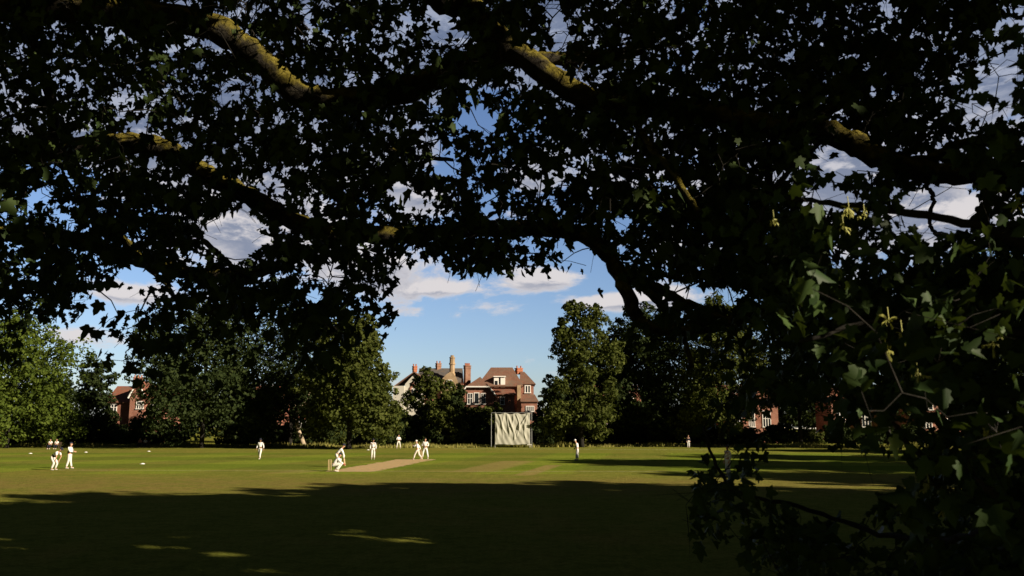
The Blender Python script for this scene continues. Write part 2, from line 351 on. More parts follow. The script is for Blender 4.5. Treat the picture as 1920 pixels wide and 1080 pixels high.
# ------------------------------------------------------------------ leaves
LEAF = np.array([(0, .04), (.20, -.07), (.42, .03), (.34, .17), (.57, .44), (.40, .50), (.25, .50), (.20, .74), (0, 1.0),
                 (-.20, .74), (-.25, .50), (-.40, .50), (-.57, .44), (-.34, .17), (-.42, .03), (-.20, -.07)])
def unit(a): return a / np.maximum(np.linalg.norm(a, axis=1, keepdims=True), 1e-9)
def maple_mesh(name, pos, tip, nrm, size, tone):
    n = len(pos); tip = unit(tip); side = unit(np.cross(tip, nrm)); nn = unit(np.cross(side, tip))
    lx = LEAF[:, 0]; ly = LEAF[:, 1]
    asym = rng.uniform(0.7, 1.15, (n, 1)); curl = rng.uniform(-0.45, 0.75, (n, 1)); droop = rng.uniform(-0.2, 0.7, (n, 1))
    X = lx[None] * asym * (1 + rng.uniform(-.07, .07, (n, 16))); Yv = ly[None] + rng.uniform(-.03, .03, (n, 16))
    Z = np.abs(X) * curl - droop * Yv ** 2 + rng.uniform(-.03, .03, (n, 16))
    s = size[:, None]
    V = pos[:, None] + (X * s)[..., None] * side[:, None] + (Yv * s)[..., None] * tip[:, None] + (Z * s)[..., None] * nn[:, None]
    V = V.reshape(-1, 3); base = (np.arange(n) * 16)[:, None]
    r = np.arange(0, 9)[None] + base; l = np.array([8, 9, 10, 11, 12, 13, 14, 15, 0])[None] + base
    L = np.stack([r, l], 1).reshape(-1); st = np.arange(2 * n) * 9
    return npmesh(name, V, L, st, np.full(2 * n, 9), attr=np.repeat(tone, 2))
def quad_mesh(name, pos, nrm, size, tone, asp=0.62):
    n = len(pos); nrm = unit(nrm); rnd = rng.normal(size=(n, 3)); a = unit(np.cross(nrm, rnd)); b = np.cross(nrm, a)
    s = size[:, None]; k = rng.uniform(0.7, 1.3, (n, 4, 1))
    V = np.stack([pos + a * s * k[:, 0] * .5, pos + b * s * asp * k[:, 1] * .5 + nrm * s * .12, pos - a * s * k[:, 2] * .5, pos - b * s * asp * k[:, 3] * .5 + nrm * s * .12], 1).reshape(-1, 3)
    return npmesh(name, V, np.arange(4 * n), np.arange(n) * 4, np.full(n, 4), attr=tone)

# gaps in the foliage that let the low sun reach limbs and leaves: (px, py, depth, radius, length)
GAPS = []; VIEW = []
def carve(p, extra=0.0):
    keep = np.ones(len(p), bool); S = np.array(SUN)
    for c, r, ex in GAPS:
        d = p - c; s = d @ S; q = d - s[:, None] * S
        keep &= ~((s > 0.12) & ((q ** 2).sum(1) < (r + extra + (ex if extra else 0)) ** 2))
    return keep
for (px, py, Y, r) in [(1000, 125, 11.0, .26), (1035, 145, 11.0, .25), (1075, 170, 11.0, .2), (410, 50, 12, .2), (450, 80, 12, .13), (475, 100, 12, .12), (525, 145, 12.1, .13), (1110, 190, 10.8, .1), (500, 120, 12.0, .14), (550, 170, 12.2, .2), (620, 172, 12.2, .18),
        (960, 98, 11, .12), (300, 275, 14, .2), (375, 318, 14, .18), (415, 345, 13.8, .13), (470, 370, 13.6, .17), (515, 398, 13.4, .17), (545, 412, 13.4, .12), (720, 440, 13.2, .16),
        (230, 262, 14, .13), (1570, 248, 9.2, .22), (1600, 262, 9.2, .16), (1275, 345, 8.6, .14), (1300, 385, 8.6, .1), (240, 452, 15, .16), (440, 490, 14.6, .1), (800, 160, 11.8, .12),
        (1480, 610, 3.9, .10), (1690, 565, 4.0, .09), (1720, 640, 4.1, .09), (1890, 690, 3.6, .10), (1650, 390, 4.3, .07), (1440, 375, 4.6, .07), (1800, 650, 4.0, .06), (1530, 280, 5.0, .06),
        (1870, 940, 3.6, .06), (1900, 965, 3.6, .05), (1740, 880, 3.8, .07), (1690, 870, 3.9, .06), (1740, 790, 4.0, .05), (1900, 110, 4.8, .07), (1710, 560, 4.5, .05), (1620, 340, 4.4, .05),
        (10, 165, 13, .2), (235, 200, 12.5, .16), (350, 175, 12.8, .16), (600, 150, 12, .12), (40, 100, 12.5, .12), (370, 120, 13, .12), (750, 60, 12, .12), (600, 90, 12, .1), (270, 130, 12, .12)]:
    GAPS.append((np.array(P(px, py, Y)), r * 1.25, .12)); VIEW.append((px, py, Y, r * 1.0 / Y * F))

for _ in range(200):
    px_, py_ = random.uniform(0, 1900), random.uniform(0, 560); Y_ = random.uniform(9, 15)
    if not (1060 < px_ < 1420 and 400 < py_): GAPS.append((np.array(P(px_, py_, Y_)), random.uniform(.10, .28), 0))
for _ in range(75):
    GAPS.append((np.array(P(random.uniform(1330, 1910), random.uniform(300, 980), random.uniform(3.6, 5.5))), random.uniform(.04, .10), 0))
# ------------------------------------------------------------------ the spreading plane tree overhead (trunk left, outside the picture)
DENS_A = [  # 24 columns x 12 rows, 80 x 60 px cells, 0 = open sky, 9 = solid
 "789999999839968999998991",
 "788999999969969999999930",
 "787999999998889999999803",
 "788899999877899999999846",
 "999999999976899999948766",
 "969999999866899999825777",
 "899999989777789998834325",
 "889886588888888888731135",
 "985387566999800677722233",
 "873359875100000474555555",
 "212264431000000022333333",
 "001110000000000000000000"]
DA = np.array([[int(c) for c in r] for r in DENS_A], float) / 9
def dens(px, py, D, cw=80, ch=60):
    gx = np.clip(px / cw - .5, 0, D.shape[1] - 1.001); gy = np.clip(py / ch - .5, 0, D.shape[0] - 1.001)
    ix = gx.astype(int); iy = gy.astype(int); fx = gx - ix; fy = gy - iy
    return (D[iy, ix] * (1 - fx) + D[iy, ix + 1] * fx) * (1 - fy) + (D[iy + 1, ix] * (1 - fx) + D[iy + 1, ix + 1] * fx) * fy
# windows of open sky: px, py, rx, ry
HOLES = [(835, 22, 40, 22), (1040, 30, 18, 30), (870, 75, 24, 18), (1060, 75, 22, 14), (900, 225, 34, 26), (845, 305, 24, 30), (775, 235, 24, 14), (75, 370, 26, 16), (440, 440, 60, 44), (1000, 345, 26, 14),
         (1590, 300, 66, 34), (1125, 505, 50, 36), (1215, 575, 26, 34), (1250, 535, 26, 16), (1320, 565, 36, 16), (1160, 560, 22, 40), (1560, 375, 50, 26), (1760, 395, 80, 44), (1800, 340, 40, 20), (250, 520, 44, 20), (200, 560, 70, 20), (620, 520, 26, 26), (180, 600, 40, 22), (1170, 425, 14, 22),
         (1110, 500, 40, 30), (1360, 560, 40, 20), (1870, 160, 40, 26), (1840, 220, 40, 16), (1660, 20, 20, 20), (1560, 205, 20, 10), (745, 360, 30, 14), (1290, 545, 30, 14), (590, 560, 22, 14), (1460, 330, 30, 14)]
def hole(px, py):
    k = np.zeros(len(px), bool)
    for (cx, cy, rx, ry) in HOLES: k |= ((px - cx) / rx) ** 2 + ((py - cy) / ry) ** 2 < 1
    return k

def viewcarve(p):
    x, y, f = proj(p); k = np.ones(len(p), bool)
    for (cx, cy, Y, rr) in VIEW: k &= ~(((x - cx) ** 2 + (y - cy) ** 2 < rr * rr) & (p[:, 1] < Y) & (Y > 8))
    return k
def sprays(n, D, xr, yr, depth, off=(0, 0), cw=80, ch=60, power=1.0, depthf=None):
    px = rng.uniform(*xr, n); py = rng.uniform(*yr, n)
    q = dens(px - off[0], py - off[1], D, cw, ch) ** power
    k = rng.random(n) < q; px, py = px[k], py[k]
    Y = rng.uniform(*depth, len(px)) if depthf is None else depthf(px, py)
    return np.array([P(a, b, y) for a, b, y in zip(px, py, Y)])
def spray_leaves(C, nl, length, size, down=1.0):
    """each anchor -> a drooping leafy shoot"""
    m = len(C); d = unit(rng.normal(size=(m, 3)) * [1, 1, .35] + [0, 0, -.25])
    rep = rng.integers(nl[0], nl[1], m); idx = np.repeat(np.arange(m), rep); k = len(idx)
    t = rng.uniform(-.5, .5, k)[:, None] * length
    pos = C[idx] + d[idx] * t + rng.normal(size=(k, 3)) * 0.11 * length
    tip = rng.normal(size=(k, 3)) * .75 + [0, 0, -.95 * down] + d[idx] * .3
    nrm = rng.normal(size=(k, 3)) + [0, 0, .35]
    sz = rng.uniform(*size, k) * rng.choice([1, 1, .8, .62, 1.15], k)
    return pos, tip, nrm, sz, rng.random(k), d
def grow(nodes, C, maxn=100000):
    """twigs: join every shoot to the nearest wood already there, nearest shoots first; returns (paths, order)"""
    nodes = list(map(np.array, nodes)); NA = np.array(nodes); d0 = np.array([((NA - c) ** 2).sum(1).min() for c in C])
    paths = []; buf = np.zeros((len(NA) + len(C) * 4 + 10, 3)); buf[:len(NA)] = NA; k = len(NA)
    for i in np.argsort(d0):
        c = C[i]; dd = ((buf[:k] - c) ** 2).sum(1); j = dd.argmin(); p = buf[j].copy(); L = math.sqrt(dd[j])
        m1 = p * .66 + c * .34 + rng.normal(size=3) * .08 * L + [0, 0, .10 * L]; m2 = p * .33 + c * .67 + rng.normal(size=3) * .08 * L + [0, 0, .08 * L]
        paths.append((p, m1, m2, c)); buf[k] = m1; buf[k + 1] = m2; buf[k + 2] = c; k += 3
    return paths
def twig_mesh(name, paths, r0, r1, shoots=None):
    V = []; L = []
    pts = np.array([np.array(p) for p in paths]); m = len(pts); n = pts.shape[1]
    d = np.gradient(pts, axis=1); d /= np.maximum(np.linalg.norm(d, axis=2, keepdims=True), 1e-6)
    a = np.cross(d, [0.2, 0.3, 0.93]); a /= np.maximum(np.linalg.norm(a, axis=2, keepdims=True), 1e-6); b = np.cross(d, a)
    seg = np.linalg.norm(pts[:, -1] - pts[:, 0], axis=1)
    rr = np.linspace(1, .45, n)[None] * np.clip(r0 * (0.35 + seg * .9), r1, r0)[:, None]
    ring = np.stack([a * math.cos(t) + b * math.sin(t) for t in (0, 2.09, 4.19)], 2)     # m,n,3,3
    Vv = pts[:, :, None] + ring * rr[..., None, None]
    Vv = Vv.reshape(-1, 3); fs = []
    for i in range(n - 1):
        for k in range(3): fs.append([i * 3 + k, i * 3 + (k + 1) % 3, (i + 1) * 3 + (k + 1) % 3, (i + 1) * 3 + k])
    fs = np.array(fs); Lp = (fs[None] + (np.arange(m) * n * 3)[:, None, None]).reshape(-1)
    return npmesh(name, Vv, Lp, np.arange(m * len(fs)) * 4, np.full(m * len(fs), 4))

def twig_pair(name, parent, long_, stems, a, b, c, d):
    V1 = twig_mesh(name, long_, a, b); V2 = twig_mesh(name, stems, c, d)
    bm = bmesh.new(); bm.from_mesh(V1); bm.from_mesh(V2); bm.to_mesh(V1); bm.free(); bpy.data.meshes.remove(V2); obj(name, V1, M['wood'], parent)
def limb(parent, pts, r0, r1, n=10, jit=0.10, name='limb', mat=None, mid=None):
    """pts: (px, py, depth) or 3D; returns smoothed centre line"""
    p3 = [np.array(P(*p)) if not isinstance(p, np.ndarray) else p for p in pts]
    c = catmull(p3, 7); m = len(c)
    c = [q + (rng.normal(size=3) * .006 if 0 < i < m - 1 else 0) for i, q in enumerate(c)]
    rad = [(r0 + (r1 - r0) * (i / (m - 1))) * (1 + .08 * math.sin(i * 1.7) + random.uniform(-.05, .05)) for i in range(m)]
    mb = MB(); mb.tube(c, rad, n, jit); mb.build(name, mat or M['bark'], parent, smooth=True)
    return c

treeA = empty('plane_tree', (-12.5, 11.5, 0), label='old spreading plane tree whose mossy limbs arch over the whole view', cat='tree')
def rel(parent, o):                 # keep world coordinates under an offset empty
    o.matrix_parent_inverse = Matrix.Translation(-parent.location)
T0 = np.array([-12.5, 11.5, 0.]); wood = []
tr = [T0, T0 + [.1, 0, 2.2], T0 + [.25, .1, 4.4], T0 + [.3, .2, 7.], T0 + [0, .2, 10.], T0 + [-.4, 0, 15.]]
wood += limb(treeA, tr, .75, .25, 14, .05, 'trunk')
TT = lambda z: T0 + np.array([.3, .15, z])
L = []
L.append(([TT(6.5), (-260, 30, 12), (0, 15, 12), (180, 20, 12), (380, 45, 12), (480, 105, 12.1), (560, 175, 12.2), (650, 188, 12.2), (760, 168, 12), (860, 125, 11.6), (960, 100, 11.2), (1030, 142, 11), (1110, 188, 10.8), (1210, 200, 10.4), (1330, 212, 10), (1460, 240, 9.6), (1560, 250, 9.3), (1640, 292, 9.1), (1730, 322, 8.9), (1850, 325, 8.6), (2040, 318, 8.3)], .23, .11))
L.append(([TT(5.2), (-300, 300, 14.3), (0, 292, 14.3), (150, 275, 14.2), (260, 270, 14), (330, 290, 14), (400, 335, 13.8), (480, 375, 13.6), (560, 420, 13.4), (640, 440, 13.3), (760, 440, 13.2), (900, 430, 13), (1010, 428, 12.8), (1090, 440, 12.6), (1140, 480, 12.4), (1172, 540, 12.2), (1192, 590, 12.1), (1215, 612, 12), (1290, 620, 11.9), (1370, 602, 11.7), (1480, 560, 11.4)], .20, .07))
L.append(([TT(4.5), (-260, 450, 15.2), (0, 437, 15.2), (110, 443, 15.2), (230, 478, 15.1), (340, 508, 15), (430, 518, 14.8), (500, 505, 14.6), (570, 475, 14.2), (630, 448, 13.5)], .17, .09))
L.append(([(1150, 492, 12.4), (1195, 528, 12.2), (1235, 565, 12.1), (1262, 605, 12), (1285, 640, 12), (1298, 690, 12)], .08, .035))
L.append(([(1165, 508, 12.35), (1225, 535, 12.1), (1275, 562, 11.9), (1330, 585, 11.8), (1375, 603, 11.7)], .075, .05))
L.append(([(760, -80, 11.2), (820, -10, 11.2), (875, 12, 11.2), (920, 60, 11.2), (965, 100, 11.2)], .22, .17))
L.append(([(1000, 112, 11.1), (1100, 108, 11.3), (1180, 98, 11.5), (1240, 60, 11.6), (1300, 20, 11.8), (1340, -60, 12)], .10, .08))
L.append(([(1180, 205, 10.5), (1215, 270, 9.8), (1262, 325, 8.9), (1290, 370, 8.6), (1312, 400, 8.5)], .05, .03))
L.append(([(200, 430, 15.1), (245, 460, 15.1), (275, 500, 15.1), (310, 530, 15.), (330, 560, 15)], .08, .03))
L.append(([(380, 450, 15), (420, 485, 14.9), (445, 510, 14.8)], .05, .05))
L.append(([(1660, 310, 9.1), (1740, 300, 9), (1800, 270, 8.9), (1900, 245, 8.8)], .08, .04))
L.append(([(1735, 345, 8.9), (1750, 370, 8.9), (1742, 405, 8.9), (1748, 430, 8.9), (1775, 445, 8.9), (1800, 462, 8.8)], .025, .016))
L.append(([(100, 280, 14.3), (95, 180, 13.6), (60, 100, 13), (80, 0, 12.6)], .10, .06))
L.append(([(640, 190, 12.2), (700, 260, 12.6), (760, 290, 12.8), (850, 300, 13)], .06, .03))
L.append(([(1380, 220, 9.9), (1440, 330, 10.2), (1420, 430, 10.6), (1400, 520, 11)], .07, .03))
L.append(([(1500, 240, 9.5), (1620, 160, 9.6), (1700, 60, 9.8), (1720, -60, 10)], .08, .04))
for (pts, a, b) in L: wood += limb(treeA, pts, a, b, 12 if a > .15 else 7)
def depA(px, py):
    t = np.clip(px / 1920, 0, 1); return (9.5 - 1.8 * t) + rng.random(len(px)) * (8.5 - 4.0 * t)
CA = sprays(5400, DA, (-420, 2300), (-160, 700), None, depthf=depA)
px, py, _ = proj(CA)
cen = ~hole(px, py) & ~((px > 735) & (px < 1130) & (py > 500)) & ~((px > 1830) & (py > 50) & (py < 235)) & viewcarve(CA); CA = CA[cen]
pathsA = grow(wood[::2], CA)
pos, tip, nrm, sz, tone, dA = spray_leaves(CA, (12, 20), .85, (.10, .185))
px, py, _ = proj(pos + unit(tip) * sz[:, None] * .5)
k = carve(pos) & viewcarve(pos + unit(tip) * sz[:, None] * .5) & ~(hole(px, py) & (rng.random(len(px)) < .93)) & ~((px > 745) & (px < 1120) & (py > 520)) & ~((px > 1840) & (py > 60) & (py < 230))
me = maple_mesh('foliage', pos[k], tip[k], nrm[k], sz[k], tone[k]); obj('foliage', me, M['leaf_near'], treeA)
twig_pair('twigs', treeA, pathsA, [(c - d * .3, c - d * .1 + [0, 0, .03], c + d * .12 + [0, 0, .02], c + d * .26 - [0, 0, .06]) for c, d in zip(CA, dA)], .014, .0035, .006, .0025)

def upper_crown(name, parent, c, rad, n, size, mat, clear=True):
    """high crown above and beside the picture, in clumps"""
    c = np.array(c, float); nc = max(20, n // 160)
    cl = unit(rng.normal(size=(nc, 3))) * (rng.random((nc, 1)) ** .45) * rad + c
    idx = rng.integers(0, nc, n); off = rng.normal(size=(n, 3)) * .75
    p = cl[idx] + off; nr = rng.normal(size=(n, 3)) + unit(off) * .6
    x, y, f = proj(p); k = np.ones(n, bool)
    if clear: k = (f < .3) | (y < -40) | (x < -60) | (x > 1980)
    k &= carve(p, .05) & (p[:, 2] > 2.5) & (np.linalg.norm(p - [0, 0, CAMZ], axis=1) > 2.5)
    p, nr = p[k], nr[k]
    return obj(name, quad_mesh(name, p, nr, rng.uniform(size * .7, size * 1.3, len(p)), rng.random(len(p))), mat, parent)
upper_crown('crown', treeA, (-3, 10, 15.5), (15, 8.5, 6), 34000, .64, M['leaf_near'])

# ------------------------------------------------------------------ the sycamore at the right (trunk right of the picture)
DENS_B = [  # 16 cols x 19 rows from (1280,60), 40 x 60? cells 44 x 56
 "0000000000000033",
 "0000000000000035",
 "0000000000000244",
 "0000001000001545",
 "0000023300000344",
 "0113466531000111",
 "0135787653112233",
 "1134688776544456",
 "1123788888777788",
 "0012688888888888",
 "0011477888888888",
 "1111366777888888",
 "2333456677878888",
 "1112123455767788",
 "1531100012245677",
 "6777530000144589",
 "4777876300258999",
 "0113788720389999",
 "0000344300589999"]
DB = np.array([[int(c) for c in r] for r in DENS_B], float) / 9
treeB = empty('sycamore_tree', (6.2, 4.4, 0), label='dark sycamore hanging large lobed leaves down the right side', cat='tree')
B0 = np.array([6.2, 4.4, 0.]); wb = []
wb += limb(treeB, [B0, B0 + [.1, 0, 2.], B0 + [.3, -.1, 4.5], B0 + [.6, -.2, 8.], B0 + [.8, 0, 12.]], .42, .18, 12, .06, 'trunk')
for (pts, a, b) in [([B0 + [0, 0, 3.2], (2250, 620, 4.6), (2050, 520, 4.6), (1850, 430, 4.9), (1700, 400, 5), (1560, 380, 5), (1430, 370, 5.2)], .045, .012),
        ([B0 + [0, 0, 2.6], (2200, 700, 4.4), (1980, 640, 4.4), (1820, 610, 4.6), (1650, 600, 4.8), (1500, 640, 4.8)], .04, .01),
        ([B0 + [0, 0, 2.2], (2150, 860, 4.4), (2000, 860, 4.4), (1880, 870, 4.6), (1780, 880, 4.8), (1700, 830, 5), (1668, 775, 5)], .05, .010),
        ([B0 + [0, 0, 1.8], (2150, 1060, 4.6), (1980, 1000, 4.4), (1900, 955, 4), (1860, 925, 3.9), (1832, 898, 3.9)], .035, .010),
        ([(1900, 955, 4.1), (1800, 1010, 4.6), (1650, 1000, 5.4), (1500, 950, 6), (1380, 920, 6.2), (1335, 850, 6.3), (1320, 800, 6.4)], .02, .01),
        ([(1560, 250, 9.2), (1500, 300, 7.4), (1450, 360, 6.4), (1420, 420, 6.2)], .03, .015)]:
    wb += limb(treeB, pts, a, b, 7, .1, mat=M['wood'])
def depB(px, py): return np.clip(4.0 + rng.random(len(px)) * 4.0 + np.clip((1700 - px) / 400, 0, 1) * 1.2, 3.8, 9)
CB = sprays(1500, DB, (1280, 2250), (60, 1120), None, off=(1280, 30), cw=40, ch=58, depthf=depB, power=1.3)
px, py, _ = proj(CB); CB = CB[~hole(px, py)]
CB2 = sprays(34, np.ones((3, 3)), (1400, 2000), (380, 1000), (3.3, 4.2), off=(1400, 380), cw=250, ch=250)
px, py, _ = proj(CB2); CB2 = CB2[(rng.random(len(px)) < dens(px - 1280, py - 30, DB, 40, 58)) & ~hole(px, py)]
CBA = np.vstack([CB, CB2])
pathsB = grow(wb, CBA)
pos, tip, nrm, sz, tone, dB = spray_leaves(CBA, (11, 19), .50, (.06, .125))
px, py, _ = proj(pos + unit(tip) * sz[:, None] * .5)
win = ((px > 1490) & (px < 1690) & (py > 850) & (py < 925)) | ((px < 1300)) | ((px > 1330) & (px < 1800) & (py > 765) & (py < 815) & (rng.random(len(px)) < .45)) | ((px > 1340) & (px < 1390) & (py > 845) & (py < 900))
k = carve(pos) & ~hole(px, py) & ~(win)
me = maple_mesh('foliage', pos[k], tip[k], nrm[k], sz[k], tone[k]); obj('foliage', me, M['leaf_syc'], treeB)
twig_pair('twigs', treeB, pathsB, [(c - d * .25, c - d * .1, c + d * .12, c + d * .28) for c, d in zip(CBA, dB)], .006, .0018, .003, .0015)
# winged seeds hanging in bunches
for (sx, sy, Y) in [(1450, 410, 4.6), (1590, 385, 4.4), (1620, 400, 4.4), (1580, 420, 4.5), (1665, 595, 4.1), (1695, 640, 4.1), (1705, 655, 4.1), (1690, 620, 4.0), (1660, 650, 4.2), (1740, 905, 4.2), (1770, 950, 4.2), (1850, 800, 4.0), (1720, 700, 4.1), (1905, 380, 4.5), (1860, 640, 4.0)]:
    c0 = P(sx, sy, Y); mb = MB(); mb.tube([c0 + Vector((0, 0, .05)), c0 + Vector((.003, 0, .0)), c0 - Vector((0, 0, .03))], .0025, 4)
    for q in range(9):
        c = c0 + Vector((random.gauss(0, .02), random.gauss(0, .02), random.gauss(0, .02))); t = random.uniform(0, 6.28)
        for sgn in (-1, 1):
            d = Vector((math.cos(t) * .012 * sgn, math.sin(t) * .012 * sgn, -.034)); wv = Vector((math.cos(t + 1), math.sin(t + 1), 0)) * .006
            mb.add([c0 - Vector((0, 0, .01)), c + d * .5 + wv, c + d, c + d * .6 - wv], [(0, 1, 2, 3)])
    mb.build('seed_bunch', M['samara'], treeB)
upper_crown('crown', treeB, (11, 1.5, 11), (10, 8, 7), 28000, .62, M['leaf_near'])
upper_crown('high_crown', treeB, (13, 9, 15.5), (9, 7, 5), 20000, .62, M['leaf_near'])

# ------------------------------------------------------------------ more distant trees
def crown_tree(name, base, h, r, zlow, mat, label, group, n=7000, lobes=26, leaf=.42, lean=(0, 0), trunkmat=None, trunk_r=.35, squash=1.0, taper=.6, seedv=None, off=False, trunk_path=None):
    """trunk with limbs and a crown of leaf clumps; base world xy, total height h, crown radius r, crown starts at zlow"""
    base = np.array([base[0], base[1], 0.]); root = empty(name, tuple(base), label=label, cat='tree', group=group)
    top = base + np.array([lean[0], lean[1], h]); H = h - zlow
    lc = []; lr = []
    for i in range(lobes):
        t = (i + rng.random()) / lobes; z = zlow + H * (.08 + .84 * t)
        prof = math.sqrt(max(0.02, 1 - (2 * t * .93 - .78) ** 2 / 1.55)) if t < .5 else math.sqrt(max(0.02, 1 - ((t - .36) / .66) ** 2))
        a = i * 2.399 + rng.random() * .8; rr = r * prof * rng.uniform(.40, .92)
        s = r * rng.uniform(.18, .46) * (1 if t < .8 else .75)
        lc.append([base[0] + math.cos(a) * rr + lean[0] * t, base[1] + math.sin(a) * rr * squash + lean[1] * t, z]); lr.append(s)
    lc.append([base[0] + lean[0] * .5, base[1], zlow + H * .45]); lr.append(r * .5)
    lc.append([base[0] + lean[0] * .5, base[1], zlow + H * .68]); lr.append(r * .42)
    for q_ in (-.5, .5): lc.append([base[0] + q_ * r, base[1], zlow + H * .2]); lr.append(r * .42)
    lc = np.array(lc); lr = np.array(lr)
    # second level: small clumps over every lobe
    wgt = lr ** 2 / (lr ** 2).sum(); nsub = 14 * len(lr); li = rng.choice(len(lr), nsub, p=wgt)
    dirs = unit(rng.normal(size=(nsub, 3)) + [0, 0, .15]); sc_ = lc[li] + dirs * lr[li][:, None] * rng.uniform(.72, 1.12, (nsub, 1)) * [1, 1, .85]; sr = lr[li] * rng.uniform(.22, .42, nsub)
    n = int(n * 1.9); leaf = leaf * 1.08
    m1 = int(n * .62); si = rng.integers(0, nsub, m1); d1 = unit(rng.normal(size=(m1, 3)) + dirs[si] * .6)
    p1 = sc_[si] + d1 * sr[si][:, None] * rng.uniform(.5, 1.15, (m1, 1)) * [1, 1, .7]
    m2 = n - m1; i2 = rng.choice(len(lr), m2, p=wgt); d2 = unit(rng.normal(size=(m2, 3))); p2 = lc[i2] + d2 * lr[i2][:, None] * rng.uniform(.35, .98, (m2, 1)) * [1, 1, .85]
    p = np.vstack([p1, p2]); nr = unit(np.vstack([d1, d2])) + rng.normal(size=(n, 3)) * .55 + [0, 0, .3]
    k = (p[:, 2] > .3) & (carve(p, .05) if off else True)
    if off:
        x, y, f = proj(p); k &= (f < .3) | (x < -30) | (x > 1950) | (y < -30)
    p, nr = p[k], nr[k]
    q = p - base; L_ = root
    tone = np.clip(rng.normal(.5, .25, len(p)), 0, 1)
    obj('crown', quad_mesh('crown', q, nr, rng.uniform(leaf * .6, leaf * 1.35, len(p)), tone, .7), mat, root)
    mb = MB()
    tp = trunk_path or [(0, 0, -.05), (lean[0] * .1, 0, h * .2), (lean[0] * .4, 0, h * .5), (lean[0] * .8, 0, h * .82)]
    c = catmull(tp, 5); mb.tube(c, [trunk_r * (1.25 if i == 0 else 1) * (1 - .75 * i / (len(c) - 1)) for i in range(len(c))], 9, .06)
    mb.build('trunk', trunkmat or M['wood'], root, smooth=True)
    mb = MB()
    for j in range(0, len(lc), 2):
        e = lc[j] - base; s0 = np.array(c[min(len(c) - 1, 3 + int(10 * (e[2] / h) * .8))]); mid = s0 * .5 + e * .5 + [0, 0, .06 * h]
        mb.tube([s0, mid, e], [trunk_r * .32, trunk_r * .2, trunk_r * .07], 5, .05)
    mb.build('limbs', trunkmat or M['wood'], root, smooth=True)
    return root
def far_tree(name, xc, hw, topy, Y, mat, label, group, lowy=822, **kw):
    b = P(xc, 800, Y); h = P(xc, topy, Y).z; zl = max(.2, P(xc, lowy, Y).z); r = hw / F * Y
    return crown_tree(name, (b.x, b.y), h, r, zl, M[mat], label, group, squash=.8, **kw)
G = 'trees along the far boundary'
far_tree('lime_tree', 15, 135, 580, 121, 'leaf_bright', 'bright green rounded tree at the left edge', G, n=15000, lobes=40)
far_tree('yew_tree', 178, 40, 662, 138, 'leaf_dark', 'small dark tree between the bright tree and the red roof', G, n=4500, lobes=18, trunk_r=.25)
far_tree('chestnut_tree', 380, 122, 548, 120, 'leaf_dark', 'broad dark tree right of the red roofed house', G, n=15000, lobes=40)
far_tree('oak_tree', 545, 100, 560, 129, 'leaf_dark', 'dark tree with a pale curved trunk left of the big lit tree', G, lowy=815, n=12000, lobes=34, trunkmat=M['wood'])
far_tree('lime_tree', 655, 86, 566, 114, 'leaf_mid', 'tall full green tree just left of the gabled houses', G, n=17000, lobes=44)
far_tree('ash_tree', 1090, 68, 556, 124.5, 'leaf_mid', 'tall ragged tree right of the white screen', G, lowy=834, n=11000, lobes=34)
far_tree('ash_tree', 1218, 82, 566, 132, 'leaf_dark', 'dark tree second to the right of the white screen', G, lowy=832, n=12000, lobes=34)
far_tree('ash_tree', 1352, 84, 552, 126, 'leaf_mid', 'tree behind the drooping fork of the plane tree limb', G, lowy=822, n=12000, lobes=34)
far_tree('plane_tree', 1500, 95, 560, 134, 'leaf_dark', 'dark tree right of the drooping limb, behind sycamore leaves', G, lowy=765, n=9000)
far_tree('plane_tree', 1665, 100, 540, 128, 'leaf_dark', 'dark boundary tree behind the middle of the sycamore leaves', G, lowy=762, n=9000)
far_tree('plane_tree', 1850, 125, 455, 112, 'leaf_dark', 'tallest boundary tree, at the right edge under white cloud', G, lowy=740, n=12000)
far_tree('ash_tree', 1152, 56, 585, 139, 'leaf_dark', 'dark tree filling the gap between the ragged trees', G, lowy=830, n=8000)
G2 = 'small trees in front of the brick houses'
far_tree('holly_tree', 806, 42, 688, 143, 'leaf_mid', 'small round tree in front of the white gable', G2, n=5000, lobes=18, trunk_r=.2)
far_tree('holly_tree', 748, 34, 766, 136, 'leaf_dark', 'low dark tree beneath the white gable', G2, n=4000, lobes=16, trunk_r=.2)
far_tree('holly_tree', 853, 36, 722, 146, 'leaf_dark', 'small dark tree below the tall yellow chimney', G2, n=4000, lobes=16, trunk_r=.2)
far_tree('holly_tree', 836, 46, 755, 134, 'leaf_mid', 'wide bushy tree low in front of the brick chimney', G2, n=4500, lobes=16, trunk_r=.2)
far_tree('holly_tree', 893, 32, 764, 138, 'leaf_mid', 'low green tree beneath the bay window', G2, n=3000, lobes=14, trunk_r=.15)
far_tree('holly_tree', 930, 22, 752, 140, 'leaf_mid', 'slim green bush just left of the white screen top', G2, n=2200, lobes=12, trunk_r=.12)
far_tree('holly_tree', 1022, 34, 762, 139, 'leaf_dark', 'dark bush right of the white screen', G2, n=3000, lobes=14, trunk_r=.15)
G3 = 'trees behind the brick houses'
